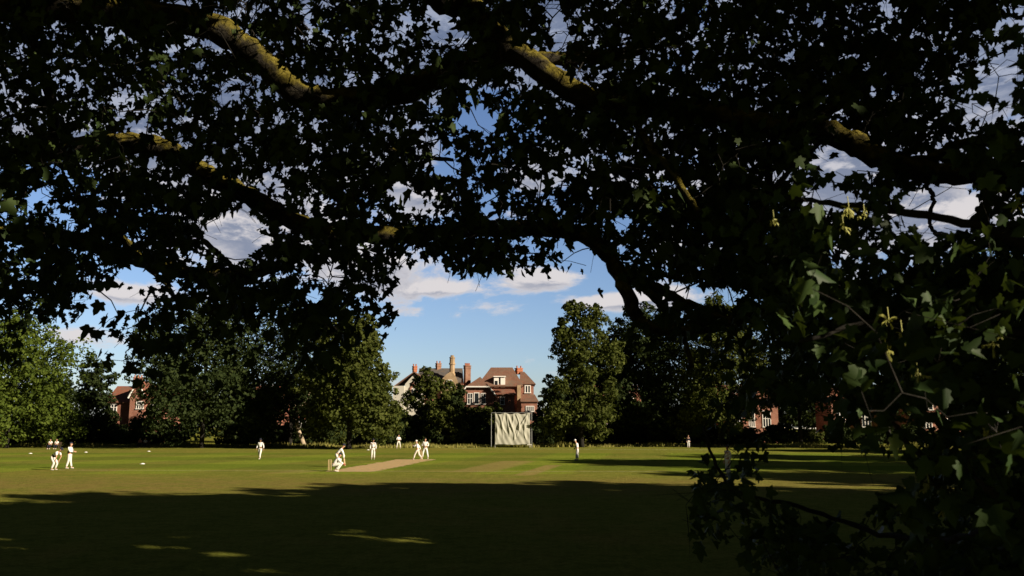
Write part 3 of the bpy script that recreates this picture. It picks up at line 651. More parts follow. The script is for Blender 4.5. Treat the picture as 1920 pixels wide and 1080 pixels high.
for (x_, hw_, ty_, m_, lb_) in [(95, 60, 700, 'leaf_dark', 'distant tree behind the right side of the bright left tree'), (330, 60, 700, 'leaf_dark', 'distant tree behind the broad dark tree'), (440, 60, 690, 'leaf_dark', 'distant tree left of the hidden brick house'), (640, 60, 700, 'leaf_dark', 'distant tree behind the big lit tree'),
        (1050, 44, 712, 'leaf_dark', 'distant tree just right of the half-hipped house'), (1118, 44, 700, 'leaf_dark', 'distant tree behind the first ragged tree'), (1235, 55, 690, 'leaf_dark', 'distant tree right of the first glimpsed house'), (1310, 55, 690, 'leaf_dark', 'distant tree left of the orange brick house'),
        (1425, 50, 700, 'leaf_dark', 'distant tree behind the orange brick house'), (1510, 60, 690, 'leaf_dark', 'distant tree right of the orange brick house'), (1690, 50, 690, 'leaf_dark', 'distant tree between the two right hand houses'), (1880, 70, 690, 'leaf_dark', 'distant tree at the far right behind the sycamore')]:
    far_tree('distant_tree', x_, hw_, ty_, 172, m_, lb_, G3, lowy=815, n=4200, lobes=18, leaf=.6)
far_tree('holly_tree', 606, 34, 708, 139, 'leaf_dark', 'small dark tree in front of the hidden brick house', G2, n=4000, lobes=16, trunk_r=.15)
far_tree('holly_tree', 492, 30, 735, 139, 'leaf_dark', 'small dark tree left of the pale leaning trunk', G2, n=3000, lobes=14, trunk_r=.15)
# pale leaning trunk seen in the dark
tk = empty('bare_trunk', (P(566, 836, 127).x, 127, 0), label='pale leaning trunk curving up into the dark oak foliage', cat='tree trunk')
c0 = Vector((P(566, 836, 127).x, 127, 0)); pp = [np.array(P(a, b, c0.y)) - np.array(c0) for a, b in ((571, 838), (566, 824), (560, 808), (556, 792), (555, 775), (552, 750))]
pp[0][2] = -.05; cc = catmull(pp, 5); mb = MB(); mb.tube(cc, [.36 - .2 * i / len(cc) for i in range(len(cc))], 10, .05); mb.build('trunk', M['paletrunk'], tk, smooth=True)
mb = MB(); mb.tube([cc[-6], cc[-6] + np.array([1.6, 0, 2.2]), cc[-6] + np.array([2.4, .3, 5])], [.18, .12, .05], 6, .05); mb.build('limb', M['paletrunk'], tk, smooth=True)
# low shrubs along the boundary
random.seed(21)
sh = [(-60, 770, 'leaf_dark'), (40, 790, 'leaf_bright'), (100, 800, 'leaf_mid'), (150, 790, 'leaf_dark'), (215, 796, 'leaf_dark'), (262, 785, 'leaf_dark'), (318, 790, 'leaf_dark'), (440, 795, 'leaf_dark'), (495, 780, 'leaf_dark'), (545, 798, 'leaf_dark'), (610, 795, 'leaf_mid'),
      (665, 800, 'leaf_dark'), (728, 790, 'leaf_dark'), (770, 792, 'leaf_dark'), (815, 788, 'leaf_dark'), (862, 795, 'leaf_dark'), (908, 798, 'leaf_dark'), (1010, 797, 'leaf_dark'), (1050, 788, 'leaf_dark'), (1100, 785, 'leaf_dark'), (1150, 805, 'leaf_dark'),
      (1195, 790, 'leaf_dark'), (1240, 795, 'leaf_dark'), (1290, 790, 'leaf_dark'), (1345, 806, 'leaf_dark'), (1400, 808, 'leaf_dark'), (1455, 795, 'leaf_dark'), (1510, 808, 'leaf_mid'), (1570, 798, 'leaf_dark'), (1640, 808, 'leaf_dark'), (1705, 800, 'leaf_dark'), (1770, 812, 'leaf_mid'), (1835, 800, 'leaf_dark'), (1900, 795, 'leaf_dark')]
WHERE = ['beyond the left edge of the bright tree', 'under the bright left tree', 'behind the seated pair in white', 'right of the bright left tree', 'under the red roof with white window', 'behind the seated pair on the far bench', 'under the left side of the broad dark tree', 'under the right side of the broad dark tree', 'behind the walking fielder', 'left of the pale leaning trunk', 'right of the pale leaning trunk',
      'behind the batsman', 'behind the farthest fielder', 'behind the bowler', 'right of the umpire, under the bushy tree', 'below the brick chimney', 'left of the white screen', 'right of the white screen', 'behind the shaded fielder', 'right of the shaded fielder', 'in the dark between ragged trees', 'under the second dark tree', 'left of the distant post', 'behind the distant fielder in shade',
      'left of the glimpsed brick house', 'in front of the glimpsed brick house', 'right of the glimpsed brick house', 'light green, seen through sycamore leaves', 'dark, behind the middle sycamore leaves', 'before the second glimpsed house', 'left of the right hand house', 'light green, in front of the right hand house', 'behind the right sycamore leaves', 'at the right edge of the boundary']
for i, ((x, ty, mt), wh) in enumerate(zip(sh, WHERE)):
    Y = 134 + random.uniform(-2, 6); h = P(x, ty, Y).z; b = P(x, 800, Y)
    crown_tree('shrub', (b.x, b.y), h, random.uniform(2.6, 3.6), .1, M[mt], ('light green shrub ' if 'light' in wh else 'low shrub ') + wh.replace('light green, ', '').replace('dark, ', ''), 'shrubs along the far boundary', n=2200, lobes=11, leaf=.38, squash=.8, trunk_r=.08)
# trees standing outside the picture that throw the long evening shade
GO = 'trees beside the ground, right of the view'
for i, (x, y, h, r) in enumerate([(24, 14, 21, 9), (38, 20, 22, 9), (50, 10, 22, 9), (55, 30, 22, 9.5), (51, 50, 22.8, 8.5), (66, 62, 24, 10), (78, 84, 24, 10), (21, 1, 20, 8.5)]):
    crown_tree('shade_tree', (x, y), h, r, 2.5, M['leaf_dark'], 'tree right of the view, number %s from the camera' % ['one', 'two', 'three', 'four', 'five', 'six', 'seven', 'eight'][i], GO, n=9000, lobes=34, leaf=.85, off=True)
# long grass at the boundary
n = 26000; x = rng.uniform(-90, 100, n); yb = 123 + 3.0 * np.sin(x * .08) + rng.uniform(-.2, 7, n)
cl = (np.sin(x * .35) + np.sin(x * .9 + 1) + rng.normal(0, .6, n)) ; hgt = np.clip(.55 + .22 * cl, .15, 1.3) * rng.uniform(.6, 1.2, n) * .75
wd = rng.uniform(.05, .11, n); a = rng.uniform(0, math.pi, n); lx = rng.normal(0, .16, n) * hgt; ly = rng.normal(0, .16, n) * hgt
V = np.stack([np.stack([x - wd * np.cos(a), yb - wd * np.sin(a), np.zeros(n)], 1), np.stack([x + wd * np.cos(a), yb + wd * np.sin(a), np.zeros(n)], 1), np.stack([x + lx, yb + ly, hgt], 1)], 1).reshape(-1, 3)
obj('long_grass', npmesh('long_grass', V, np.arange(3 * n), np.arange(n) * 3, np.full(n, 3), attr=rng.random(n)), M['straw'], label='uncut straw coloured grass along the far boundary', cat='grass', kind='stuff')

# ------------------------------------------------------------------ houses
def X_(px, Y): return (px - 960) / F * Y * 1.0 / (CP + (260 / F) * SP_)
def Z_(py, Y): return P(960, py, Y).z
def mwindow(root, x0, x1, y0, y1, Y, cols=2, rows=2, fw=.09, frame='white', open_=False):
    """px rectangle -> framed sash window proud of the wall at Y"""
    a, b = X_(x0, Y), X_(x1, Y); zt, zb = Z_(y0, Y), Z_(y1, Y); mb = MB()
    mb.box(a, b, Y - .12, Y - .02, zt - fw, zt); mb.box(a - .08, b + .08, Y - .2, Y - .02, zb - .12, zb)
    for c in range(cols + 1):
        x = a + (b - a - fw) * c / cols; mb.box(x, x + fw, Y - .119, Y - .021, zb, zt - fw)
    for r in range(1, rows):
        z = zb + (zt - zb) * r / rows
        for c in range(cols):
            xa = a + (b - a - fw) * c / cols + fw; xb = a + (b - a - fw) * (c + 1) / cols; mb.box(xa, xb, Y - .11, Y - .03, z - fw * .35, z + fw * .35)
    w_ = mb.build('window', M[frame], root)
    p = MB(); p.box(a + fw * .5, b - fw * .5, Y - .075, Y - .045, zb + .01, zt - fw * .5); p.build('pane', M['glass'], w_)
def chimney(root, x0, x1, ytop, ybot, Y, mat, depth=1.0, pots=3, band=True, rot=.5, potm='terra'):
    a, b = X_(x0, Y), X_(x1, Y); zt, zb = Z_(ytop, Y), Z_(ybot, Y); w_ = b - a
    mb = MB(); cx = (a + b) / 2; hw = w_ / 2 / (math.cos(rot) + depth / w_ * math.sin(rot) + 1e-6) ; hd = hw * depth / w_
    ph = .42 if pots else 0
    def rbox(h1, h2, z0, z1):
        vs = [(cx + sx * h1 * math.cos(rot) - sy * h2 * math.sin(rot), Y + sx * h1 * math.sin(rot) + sy * h2 * math.cos(rot), z) for z in (z0, z1) for sx, sy in ((-1, -1), (1, -1), (1, 1), (-1, 1))]
        mb.add(vs, [(0, 3, 2, 1), (4, 5, 6, 7), (0, 1, 5, 4), (1, 2, 6, 5), (2, 3, 7, 6), (3, 0, 4, 7)])
    t = zt - ph
    rbox(hw, hd, zb, t - .62); rbox(hw * 1.12, hd * 1.12, t - .62, t - .38); rbox(hw, hd, t - .38, t - .18); rbox(hw * 1.18, hd * 1.18, t - .18, t)
    c = mb.build('chimney', mat, root)
    if pots:
        q = MB()
        for i in range(pots):
            s = (i - (pots - 1) / 2) / max(1, pots - 1) * 1.5 * hw if pots > 1 else 0
            q.cyl((cx + s * math.cos(rot), Y + s * math.sin(rot)), .13, .10, t, zt - .08, 8); q.cyl((cx + s * math.cos(rot), Y + s * math.sin(rot)), .14, .14, zt - .08, zt, 8)
        q.build('chimney_pots', M[potm], c)
def roof_part(root, polys, mat, name='roof', th=.14):
    mb = MB()
    for q in polys: mb.slab(q, th)
    return mb.build(name, mat, root)
def house(name, label, group=None): return empty(name, label=label, cat='house', group=group)
HG = 'brick houses beyond the trees'
# --- house with the half-hipped bay
D = house('brick_house', 'brown roofed brick house with half-hipped bay, above the white screen', HG)
Y0 = 150; mb = MB()
x, z = (lambda p: X_(p, Y0)), (lambda p: Z_(p, Y0))
fr = [(x(864), Y0, 0), (x(926), Y0, 0), (x(926), Y0, z(741)), (x(915), Y0, z(725)), (x(875), Y0, z(725)), (x(864), Y0, z(744))]
mb.slab(fr, 8.0)
mb.box(x(927.5), x(964), Y0 + .6, Y0 + 3, 0, z(739)); mb.box(x(900), x(977), Y0 + 3.01, Y0 + 12, 0, z(723))
mb.box(x(977.5), x(1002), Y0 + 4, Y0 + 11, 0, z(720)); mb.box(x(977.5), x(1008), Y0 + 1.5, Y0 + 3.99, 0, z(752))
mb.build('wall', M['brick'], D)
mb = MB(); mb.box(x(970), x(977.2), Y0 + 2.5, Y0 + 2.99, 0, z(721)); mb.build('stone_pier', M['yellow'], D)
ap = (x(899), Y0 + 2.2, z(705)); apb = (x(899), Y0 + 8, z(705))
roof_part(D, [[(x(873), Y0 - .35, z(724.5)), (x(917), Y0 - .35, z(724.5)), ap], [(x(873), Y0 - .35, z(724.5)), ap, apb, (x(860), Y0 + 8, z(745)), (x(860), Y0 - .35, z(745))],
              [(x(917), Y0 - .35, z(724.5)), (x(930), Y0 - .35, z(741.5)), (x(930), Y0 + 8, z(741.5)), apb, ap]], M['tile'])
mb = MB(); mb.tube([(x(873), Y0 - .45, z(725.5)), (x(917), Y0 - .45, z(725.5))], .13, 5); mb.tube([(x(873), Y0 - .45, z(725.5)), (x(860), Y0 - .45, z(746))], .13, 5); mb.tube([(x(917), Y0 - .45, z(725.5)), (x(930), Y0 - .45, z(742.5))], .13, 5)
mb.build('bargeboard', M['white'], D)
Ym = Y0 + 2.8; e = z(723); rg = Z_(689, Ym + 4.5); xl, xr2, rl, rr = X_(893, Ym), X_(982, Ym), X_(920, Ym + 4.5), X_(961, Ym + 4.5)
roof_part(D, [[(xl, Ym - .3, e), (xr2, Ym - .3, e), (rr, Ym + 4.5, rg), (rl, Ym + 4.5, rg)], [(xr2, Ym - .3, e), (xr2, Ym + 9.5, e), (rr, Ym + 4.5, rg)],
              [(xl, Ym - .3, e), (rl, Ym + 4.5, rg), (xl, Ym + 9.5, e)], [(xl, Ym + 9.5, e), (rl, Ym + 4.5, rg), (rr, Ym + 4.5, rg), (xr2, Ym + 9.5, e)]], M['tile'])
Yr = Y0 + 3.7; e2 = Z_(720, Yr); r2 = Z_(697, Yr + 3.6)
roof_part(D, [[(X_(974, Yr), Yr, e2), (X_(1005, Yr), Yr, e2), (X_(984, Yr), Yr + 3.6, r2), (X_(976, Yr), Yr + 3.6, r2)], [(X_(1005, Yr), Yr, e2), (X_(1005, Yr), Yr + 7.6, e2), (X_(984, Yr), Yr + 3.6, r2)],
              [(X_(974, Yr), Yr + 7.6, e2), (X_(976, Yr), Yr + 3.6, r2), (X_(984, Yr), Yr + 3.6, r2), (X_(1005, Yr), Yr + 7.6, e2)]], M['tile'])
roof_part(D, [[(x(926.5), Y0 + .2, z(739)), (x(968), Y0 + .2, z(739)), (x(964), Y0 + 2.9, z(729)), (x(928), Y0 + 2.9, z(729))]], M['tile_red'])
roof_part(D, [[(x(976), Y0 + 1.2, z(752.5)), (x(1011), Y0 + 1.2, z(752.5)), (x(1004), Y0 + 3.9, z(738)), (x(976), Y0 + 3.9, z(738))]], M['tile'])
Yd = Ym + .2; mb = MB()
for (a, b) in ((926, 935), (938.5, 947)): mb.box(X_(a, Yd), X_(b, Yd), Yd - .1, Yd + 3.0, Z_(727, Yd), Z_(707, Yd))
mb.box(X_(925, Yd), X_(948, Yd), Yd - .3, Yd + 3.2, Z_(706.9, Yd), Z_(705, Yd)); dm = mb.build('dormer', M['white'], D)
mb = MB(); mb.box(X_(935.3, Yd), X_(938.2, Yd), Yd + .2, Yd + .3, Z_(727, Yd), Z_(707.2, Yd)); mb.box(X_(928, Yd), X_(933, Yd), Yd - .15, Yd - .11, Z_(724, Yd), Z_(714, Yd)); mb.build('pane', M['glass'], dm)
mwindow(D, 876, 886, 737, 757, Y0, 2, 2); mwindow(D, 888, 898.5, 736, 757, Y0, 1, 1, .13); mwindow(D, 901, 910, 737, 757, Y0, 2, 2)
mwindow(D, 937.5, 946, 744, 758, Y0 + .6, 1, 2); mwindow(D, 984, 995.5, 722, 736, Y0 + 4, 2, 1, .16); mwindow(D, 986, 1002, 761, 771, Y0 + 1.5, 4, 1, .12)
mwindow(D, 875, 885, 782, 805, Y0, 1, 3, .14); mwindow(D, 887, 897, 783, 796, Y0, 2, 1, .14)
chimney(D, 966, 980, 686, 702, Ym + 5, M['terra'], 1.1, 2)
chimney(D, 868.5, 882, 681, 728, Y0 + 10, M['brick2'], 1.0, 4)
# --- house with the white gable
C = house('gabled_house', 'house with white rendered gable, red arch and tall yellow chimney', HG)
Y0 = 156; x, z = (lambda p: X_(p, Y0)), (lambda p: Z_(p, Y0)); mb = MB()
mb.box(x(737), x(757.8), Y0 - 1, Y0 - .02, 0, z(724)); mb.slab([(x(758), Y0, 0), (x(792), Y0, 0), (x(792), Y0, z(722)), (x(775), Y0, z(701)), (x(758), Y0, z(720))], 7.9); mb.build('gable_wall', M['render'], C)
mb = MB(); mb.box(x(792.3), x(864), Y0 + 3, Y0 + 11, 0, z(716)); mb.box(x(738), x(757.6), Y0 + .1, Y0 + 8, 0, z(726)); mb.build('wall', M['brick'], C)
mb = MB(); pts = [(x(767.5), Y0 - .06, z(736)), (x(768.5), Y0 - .06, z(728)), (x(771.5), Y0 - .06, z(724)), (x(775), Y0 - .06, z(722.5)), (x(778.5), Y0 - .06, z(724)), (x(781), Y0 - .06, z(729)), (x(781.5), Y0 - .06, z(736))]
mb.tube(pts, .22, 6); mb.tube([(x(773.5), Y0 - .06, z(717)), (x(773.5), Y0 - .06, z(723))], .3, 6); mb.build('arch_moulding', M['brick'], C)
mwindow(C, 768.5, 780.5, 729, 744, Y0, 2, 2)
A1, A2 = (x(775), Y0 - .4, z(696.5)), (x(775), Y0 + 8, z(696.5))
roof_part(C, [[(x(737), Y0 - .4, z(724)), A1, A2, (x(737), Y0 + 8, z(724))], [A1, (x(808), Y0 - .4, z(723)), (x(808), Y0 + 8, z(723)), A2]], M['tile'])
Yb = Y0 + 3; ea = Z_(717, Yb); ri = Z_(690.5, Yb + 4)
roof_part(C, [[(X_(780, Yb), Yb - .3, ea), (X_(864, Yb), Yb - .3, ea), (X_(864, Yb), Yb + 4, ri), (X_(780, Yb), Yb + 4, ri)], [(X_(780, Yb), Yb + 4, ri), (X_(864, Yb), Yb + 4, ri), (X_(864, Yb), Yb + 8.3, ea), (X_(780, Yb), Yb + 8.3, ea)]], M['slate'])
Yg = Y0 + 2.2; mb = MB(); xx, zz = (lambda p: X_(p, Yg)), (lambda p: Z_(p, Yg))
mb.slab([(xx(826), Yg, 0), (xx(858), Yg, 0), (xx(858), Yg, zz(718)), (xx(854), Yg, zz(708)), (xx(849), Yg, zz(700)), (xx(843), Yg, zz(697)), (xx(836), Yg, zz(702)), (xx(829), Yg, zz(709)), (xx(826), Yg, zz(718))], .5); mb.build('parapet_gable', M['yellow'], C)
chimney(C, 771, 780.5, 682.5, 698, Y0 + 5, M['terra'], 1.0, 2); chimney(C, 815, 826, 677, 694, Y0 + 7, M['brick2'], 1.0, 2)
mb = MB(); cxx = X_(846.5, Yg + .8); 
for (r_, a, b) in ((.62, 722, 700), (.50, 700, 683), (.62, 683, 680), (.5, 680, 671), (.56, 671, 669), (.34, 669, 665.5)): mb.cyl((cxx, Yg + .9), r_, r_ * .97, Z_(a, Yg), Z_(b, Yg), 8, .3)
mb.build('tall_chimney', M['yellow'], C)
mwindow(C, 836, 847, 712, 726, Yg, 2, 2)
# --- the red house at the left
def simple_house(name, label, xa, xb, eave, ridge, Y0, wall='brick', roof='tile_red', gable=None, wins=(), chims=(), depth=8, group=HG):
    h = house(name, label, group); x, z = (lambda p: X_(p, Y0)), (lambda p: Z_(p, Y0)); mb = MB()
    mb.box(x(xa), x(xb), Y0, Y0 + depth, 0, z(eave))
    if gable:
        ga, gb, ge, gp = gable; mb.slab([(x(ga), Y0 - 1.2, 0), (x(gb), Y0 - 1.2, 0), (x(gb), Y0 - 1.2, z(ge)), (x((ga + gb) / 2), Y0 - 1.2, z(gp)), (x(ga), Y0 - 1.2, z(ge))], 1.19)
    mb.build('wall', M[wall], h)
    Yc = Y0 + depth / 2; rz = Z_(ridge, Yc); e = z(eave)
    roof_part(h, [[(x(xa - 3), Y0 - .4, e - .05), (x(xb + 3), Y0 - .4, e - .05), (x(xb + 3), Yc, rz), (x(xa - 3), Yc, rz)], [(x(xa - 3), Yc, rz), (x(xb + 3), Yc, rz), (x(xb + 3), Y0 + depth + .4, e - .05), (x(xa - 3), Y0 + depth + .4, e - .05)]], M[roof])
    if gable:
        m_ = x((ga + gb) / 2); zt = z(gp) + .25
        roof_part(h, [[(x(ga - 2), Y0 - 1.5, z(ge + 1)), (m_, Y0 - 1.5, zt), (m_, Y0 + 4, zt), (x(ga - 2), Y0 + 4, z(ge + 1))], [(m_, Y0 - 1.5, zt), (x(gb + 2), Y0 - 1.5, z(ge + 1)), (x(gb + 2), Y0 + 4, z(ge + 1)), (m_, Y0 + 4, zt)]], M[roof])
        mb = MB(); mb.tube([(x(ga - 2), Y0 - 1.6, z(ge + 2)), (m_, Y0 - 1.6, zt - .1), (x(gb + 2), Y0 - 1.6, z(ge + 2))], .14, 5); mb.build('bargeboard', M['white'], h)
    for wn in wins: mwindow(h, *wn[:4], Y0 - (1.2 if len(wn) > 4 else 0), 3 if wn[1] - wn[0] > 11 else 2, 2, .11)
    for (a, b, t, bt, mt) in chims: chimney(h, a, b, t, bt, Yc, M[mt], 1.0, 3)
    return h
simple_house('brick_house', 'red tiled brick house seen between trees at the left', 198, 305, 754, 724, 152, gable=(246, 274, 745, 716), wins=[(200, 217, 757, 771), (279, 296, 752, 768), (253, 267, 752, 766, 1), (204, 216, 785, 798), (282, 295, 786, 800)], chims=[(244, 262, 703, 728, 'brick'), (300, 310, 722, 745, 'terra')])
simple_house('brick_house', 'brick house hardly seen behind the two big dark trees', 470, 618, 748, 722, 154, gable=(500, 530, 742, 722), wins=[(480, 492, 748, 764), (556, 570, 752, 766), (590, 603, 752, 766), (484, 496, 785, 800), (560, 574, 786, 800)], chims=[(534, 548, 702, 725, 'brick')])
simple_house('brick_house', 'brick house glimpsed low between trees right of the screen', 1120, 1200, 752, 722, 156, gable=(1160, 1185, 748, 728), wins=[(1146, 1156, 770, 800), (1164, 1180, 752, 766, 1), (1126, 1138, 775, 795)], chims=[(1140, 1152, 705, 726, 'brick')])
simple_house('brick_house', 'orange brick house glimpsed under the drooping plane limb', 1352, 1460, 752, 722, 154, gable=(1372, 1400, 748, 724), wins=[(1362, 1372, 768, 798), (1378, 1392, 765, 800, 1), (1404, 1416, 768, 800), (1430, 1446, 770, 800)], chims=[(1410, 1424, 705, 726, 'terra')])
simple_house('brick_house', 'pinkish brick house glimpsed behind the middle sycamore leaves', 1560, 1665, 750, 722, 154, gable=(1612, 1640, 748, 724), wins=[(1570, 1586, 764, 800), (1616, 1634, 764, 800, 1), (1646, 1658, 770, 800)], chims=[(1590, 1604, 705, 726, 'brick')])
simple_house('brick_house', 'white trimmed brick house glimpsed behind the right sycamore leaves', 1700, 1830, 748, 716, 150, wall='brick', gable=(1722, 1756, 744, 722), wins=[(1726, 1752, 752, 768, 1), (1766, 1784, 752, 770), (1792, 1812, 756, 772), (1730, 1748, 784, 802, 1), (1770, 1790, 784, 800)], chims=[(1758, 1774, 700, 722, 'terra')])
# white garden fences in front of the right hand houses
for (a, b, lab) in ((1362, 1396, 'low white garden fence under the orange brick house'), (1470, 1530, 'low white garden fence right of the orange brick house')):
    Yf = 141; mb = MB(); fe = empty('garden_fence', label=lab, cat='fence')
    mb.box(X_(a, Yf), X_(b, Yf), Yf, Yf + .06, Z_(804.5, Yf), Z_(802.5, Yf)); mb.build('rail', M['white'], fe)
    for q in range(4):
        t = a + (b - a - 2) * q / 3; mb = MB(); mb.box(X_(t, Yf), X_(t, Yf) + .12, Yf - .13, Yf - .01, 0, Z_(801.5, Yf)); mb.build('post', M['white'], fe)

# ------------------------------------------------------------------ sight screen
Ys = 122.5; gl = P(928, 838, Ys)
S = empty('sight_screen', tuple(P(961, 800, Ys).xy) + (0,), label='wrinkled off-white canvas sight screen on a metal frame', cat='sight screen')
sx = S.location.x; xa, xb = X_(928.5, Ys) - sx, X_(993, Ys) - sx; zt, zb = Z_(774, Ys), Z_(833.5, Ys)
nu, nv = 110, 90; vs = []
for j in range(nv + 1):
    for i in range(nu + 1):
        u, v = i / nu, j / nv      # v 0 = top
        sag = .22 * abs(math.sin(u * math.pi * 3.0 + .5)) ** 1.5 * (1 - v) ** 3
        f = 0
        for (u0, du, amp, wd, v0, v1) in ((.08, .28, .20, .030, 0, .8), (.24, -.04, .14, .03, 0, 1), (.40, .20, .26, .035, .05, 1), (.36, .05, .2, .03, 0, .9), (.62, .14, .22, .03, .05, .75), (.88, -.34, .26, .03, .08, .9), (.72, -.2, .16, .025, .2, 1), (.92, -.08, .16, .03, 0, 1), (.55, -.12, .14, .03, 0, .6), (.02, .1, .16, .03, .3, 1), (.8, .12, .12, .02, .3, 1)):
            if v0 <= v <= v1:
                t = (v - v0) / (v1 - v0); c = u0 + du * t + .02 * math.sin(t * 7 + u0 * 9); f -= .56 * amp * math.exp(-((u - c) / (wd * .9)) ** 2) * math.sin(math.pi * min(1, t * 1.1 + .08)) ** .5 if 0 <= t * 1.1 + .08 <= 1 else 0
        f += .035 * math.sin(u * 17 + v * 6) + .02 * math.sin(u * 37 - v * 19)
        vs.append((xa + (xb - xa) * u, -.12 + f, zt + (zb - zt) * v - sag + .10 * math.sin(u * 9) * v * .4))
fs = [(j * (nu + 1) + i, (j + 1) * (nu + 1) + i, (j + 1) * (nu + 1) + i + 1, j * (nu + 1) + i + 1) for j in range(nv) for i in range(nu)]
sh_ = obj('canvas_sheet', pymesh('canvas_sheet', vs, fs, True), M['sheet'], S); so_ = sh_.modifiers.new('th', 'SOLIDIFY'); so_.thickness = .01
for xq in (xa - .55, xa - .02, xb + .02, xb + .30):
    mb = MB(); mb.tube([(xq, .1, 0), (xq, .1, zt + (.1 if xq > xa - .3 else -.1))], .045, 8); mb.build('post', M['metal'], S)
mb = MB(); mb.tube([(xa - .55, .1, zt), (xb + .30, .1, zt)], .04, 8); mb.build('top_rail', M['metal'], S)
mb = MB(); mb.tube([(xa - .1, .1, zb - .05), (xb + .30, .1, zb - .05)], .05, 8); mb.build('bottom_rail', M['white'], S)
for xq in (xa, xb):
    mb = MB(); mb.tube([(xq, .1, zt * .7), (xq, 1.5, 0)], .035, 6); mb.tube([(xq, -.8, .05), (xq, 1.6, .05)], .05, 6); mb.build('brace', M['metal'], S)
# lamp column behind it
Yl = 131; lp = empty('lamp_post', tuple(P(1019, 800, Yl).xy) + (0,), label='slim lamp post with a white lamp, right of the sight screen', cat='lamp post')
zl = Z_(742, Yl); mb = MB(); mb.cyl((0, 0), .09, .06, 0, zl - .25, 10); mb.build('pole', M['metal'], lp)
mb = MB(); mb.box(-.85, .1, -.16, .16, zl - .25, zl); mb.tube([(-.8, 0, zl), (-.4, 0, zl + .07), (.05, 0, zl)], .1, 6); mb.build('lamp_head', M['white'], lp)

# ------------------------------------------------------------------ wickets, markers, benches
def wicket(px, py, label):
    w_ = empty('wicket', tuple(ground(px, py)), math.atan2((pb - pa).y, (pb - pa).x), label=label, cat='wicket')
    for s in (-.1, 0, .1):
        mb = MB(); mb.cyl((0, s), .019, .019, 0, .69, 8); mb.cyl((0, s), .019, .008, .69, .711, 8); mb.build('stump', M['willow'], w_)
    for s in (-.05, .05):
        mb = MB(); mb.tube([(0, s - .05, .72), (0, s - .01, .727), (0, s + .05, .72)], .009, 6); mb.build('bail', M['willow'], w_)
wicket(618, 882.2, 'wooden stumps just left of the crouching wicketkeeper'); wicket(790, 861.6, 'wooden stumps at the bowler\'s end beside the umpire')
for (px, py, lab) in ((57, 850.5, 'white boundary marker nearest the left edge of the field'), (161, 848.2, 'white boundary marker right of the folded-arms fielder'), (279, 846.5, 'white boundary marker in front of the seated pair on the far bench'), (267, 870, 'pale marker lying on the square between the two left groups'), (690, 843.8, 'white boundary marker left of the farthest fielder')):
    b = ground(px, py); mk = empty('boundary_marker', tuple(b), label=lab, cat='marker', group='white boundary markers')
    mb = MB(); mb.cyl((0, 0), .21, .19, 0, .02, 14); mb.cyl((0, 0), .18, .08, .02, .07, 14); mb.build('disc', M['white'], mk, True)
def bench(px, py, label, Y=None):
    b = ground(px, py); be = empty('bench', tuple(b), label=label, cat='bench')
    mb = MB()
    for k in range(3): mb.box(-.9, .9, -.22 + k * .15, -.1 + k * .15, .42, .45)
    mb.build('seat', M['bench'], be); mb = MB()
    for k in range(3): mb.box(-.9, .9, .24 + k * .02, .27 + k * .02, .52 + k * .14, .62 + k * .14)
    mb.build('backrest', M['bench'], be)
    for sx_ in (-.8, .74):
        for yy in (-.2, .17):
            mb = MB(); mb.box(sx_, sx_ + .06, yy, yy + .05, 0, .419 if yy < 0 else .9 if False else .419); mb.build('leg', M['bench'], be)
    return b
bA = bench(100, 842, 'dark bench under the bright left tree'); bB = bench(268, 838.5, 'dark bench left of the broad dark tree')

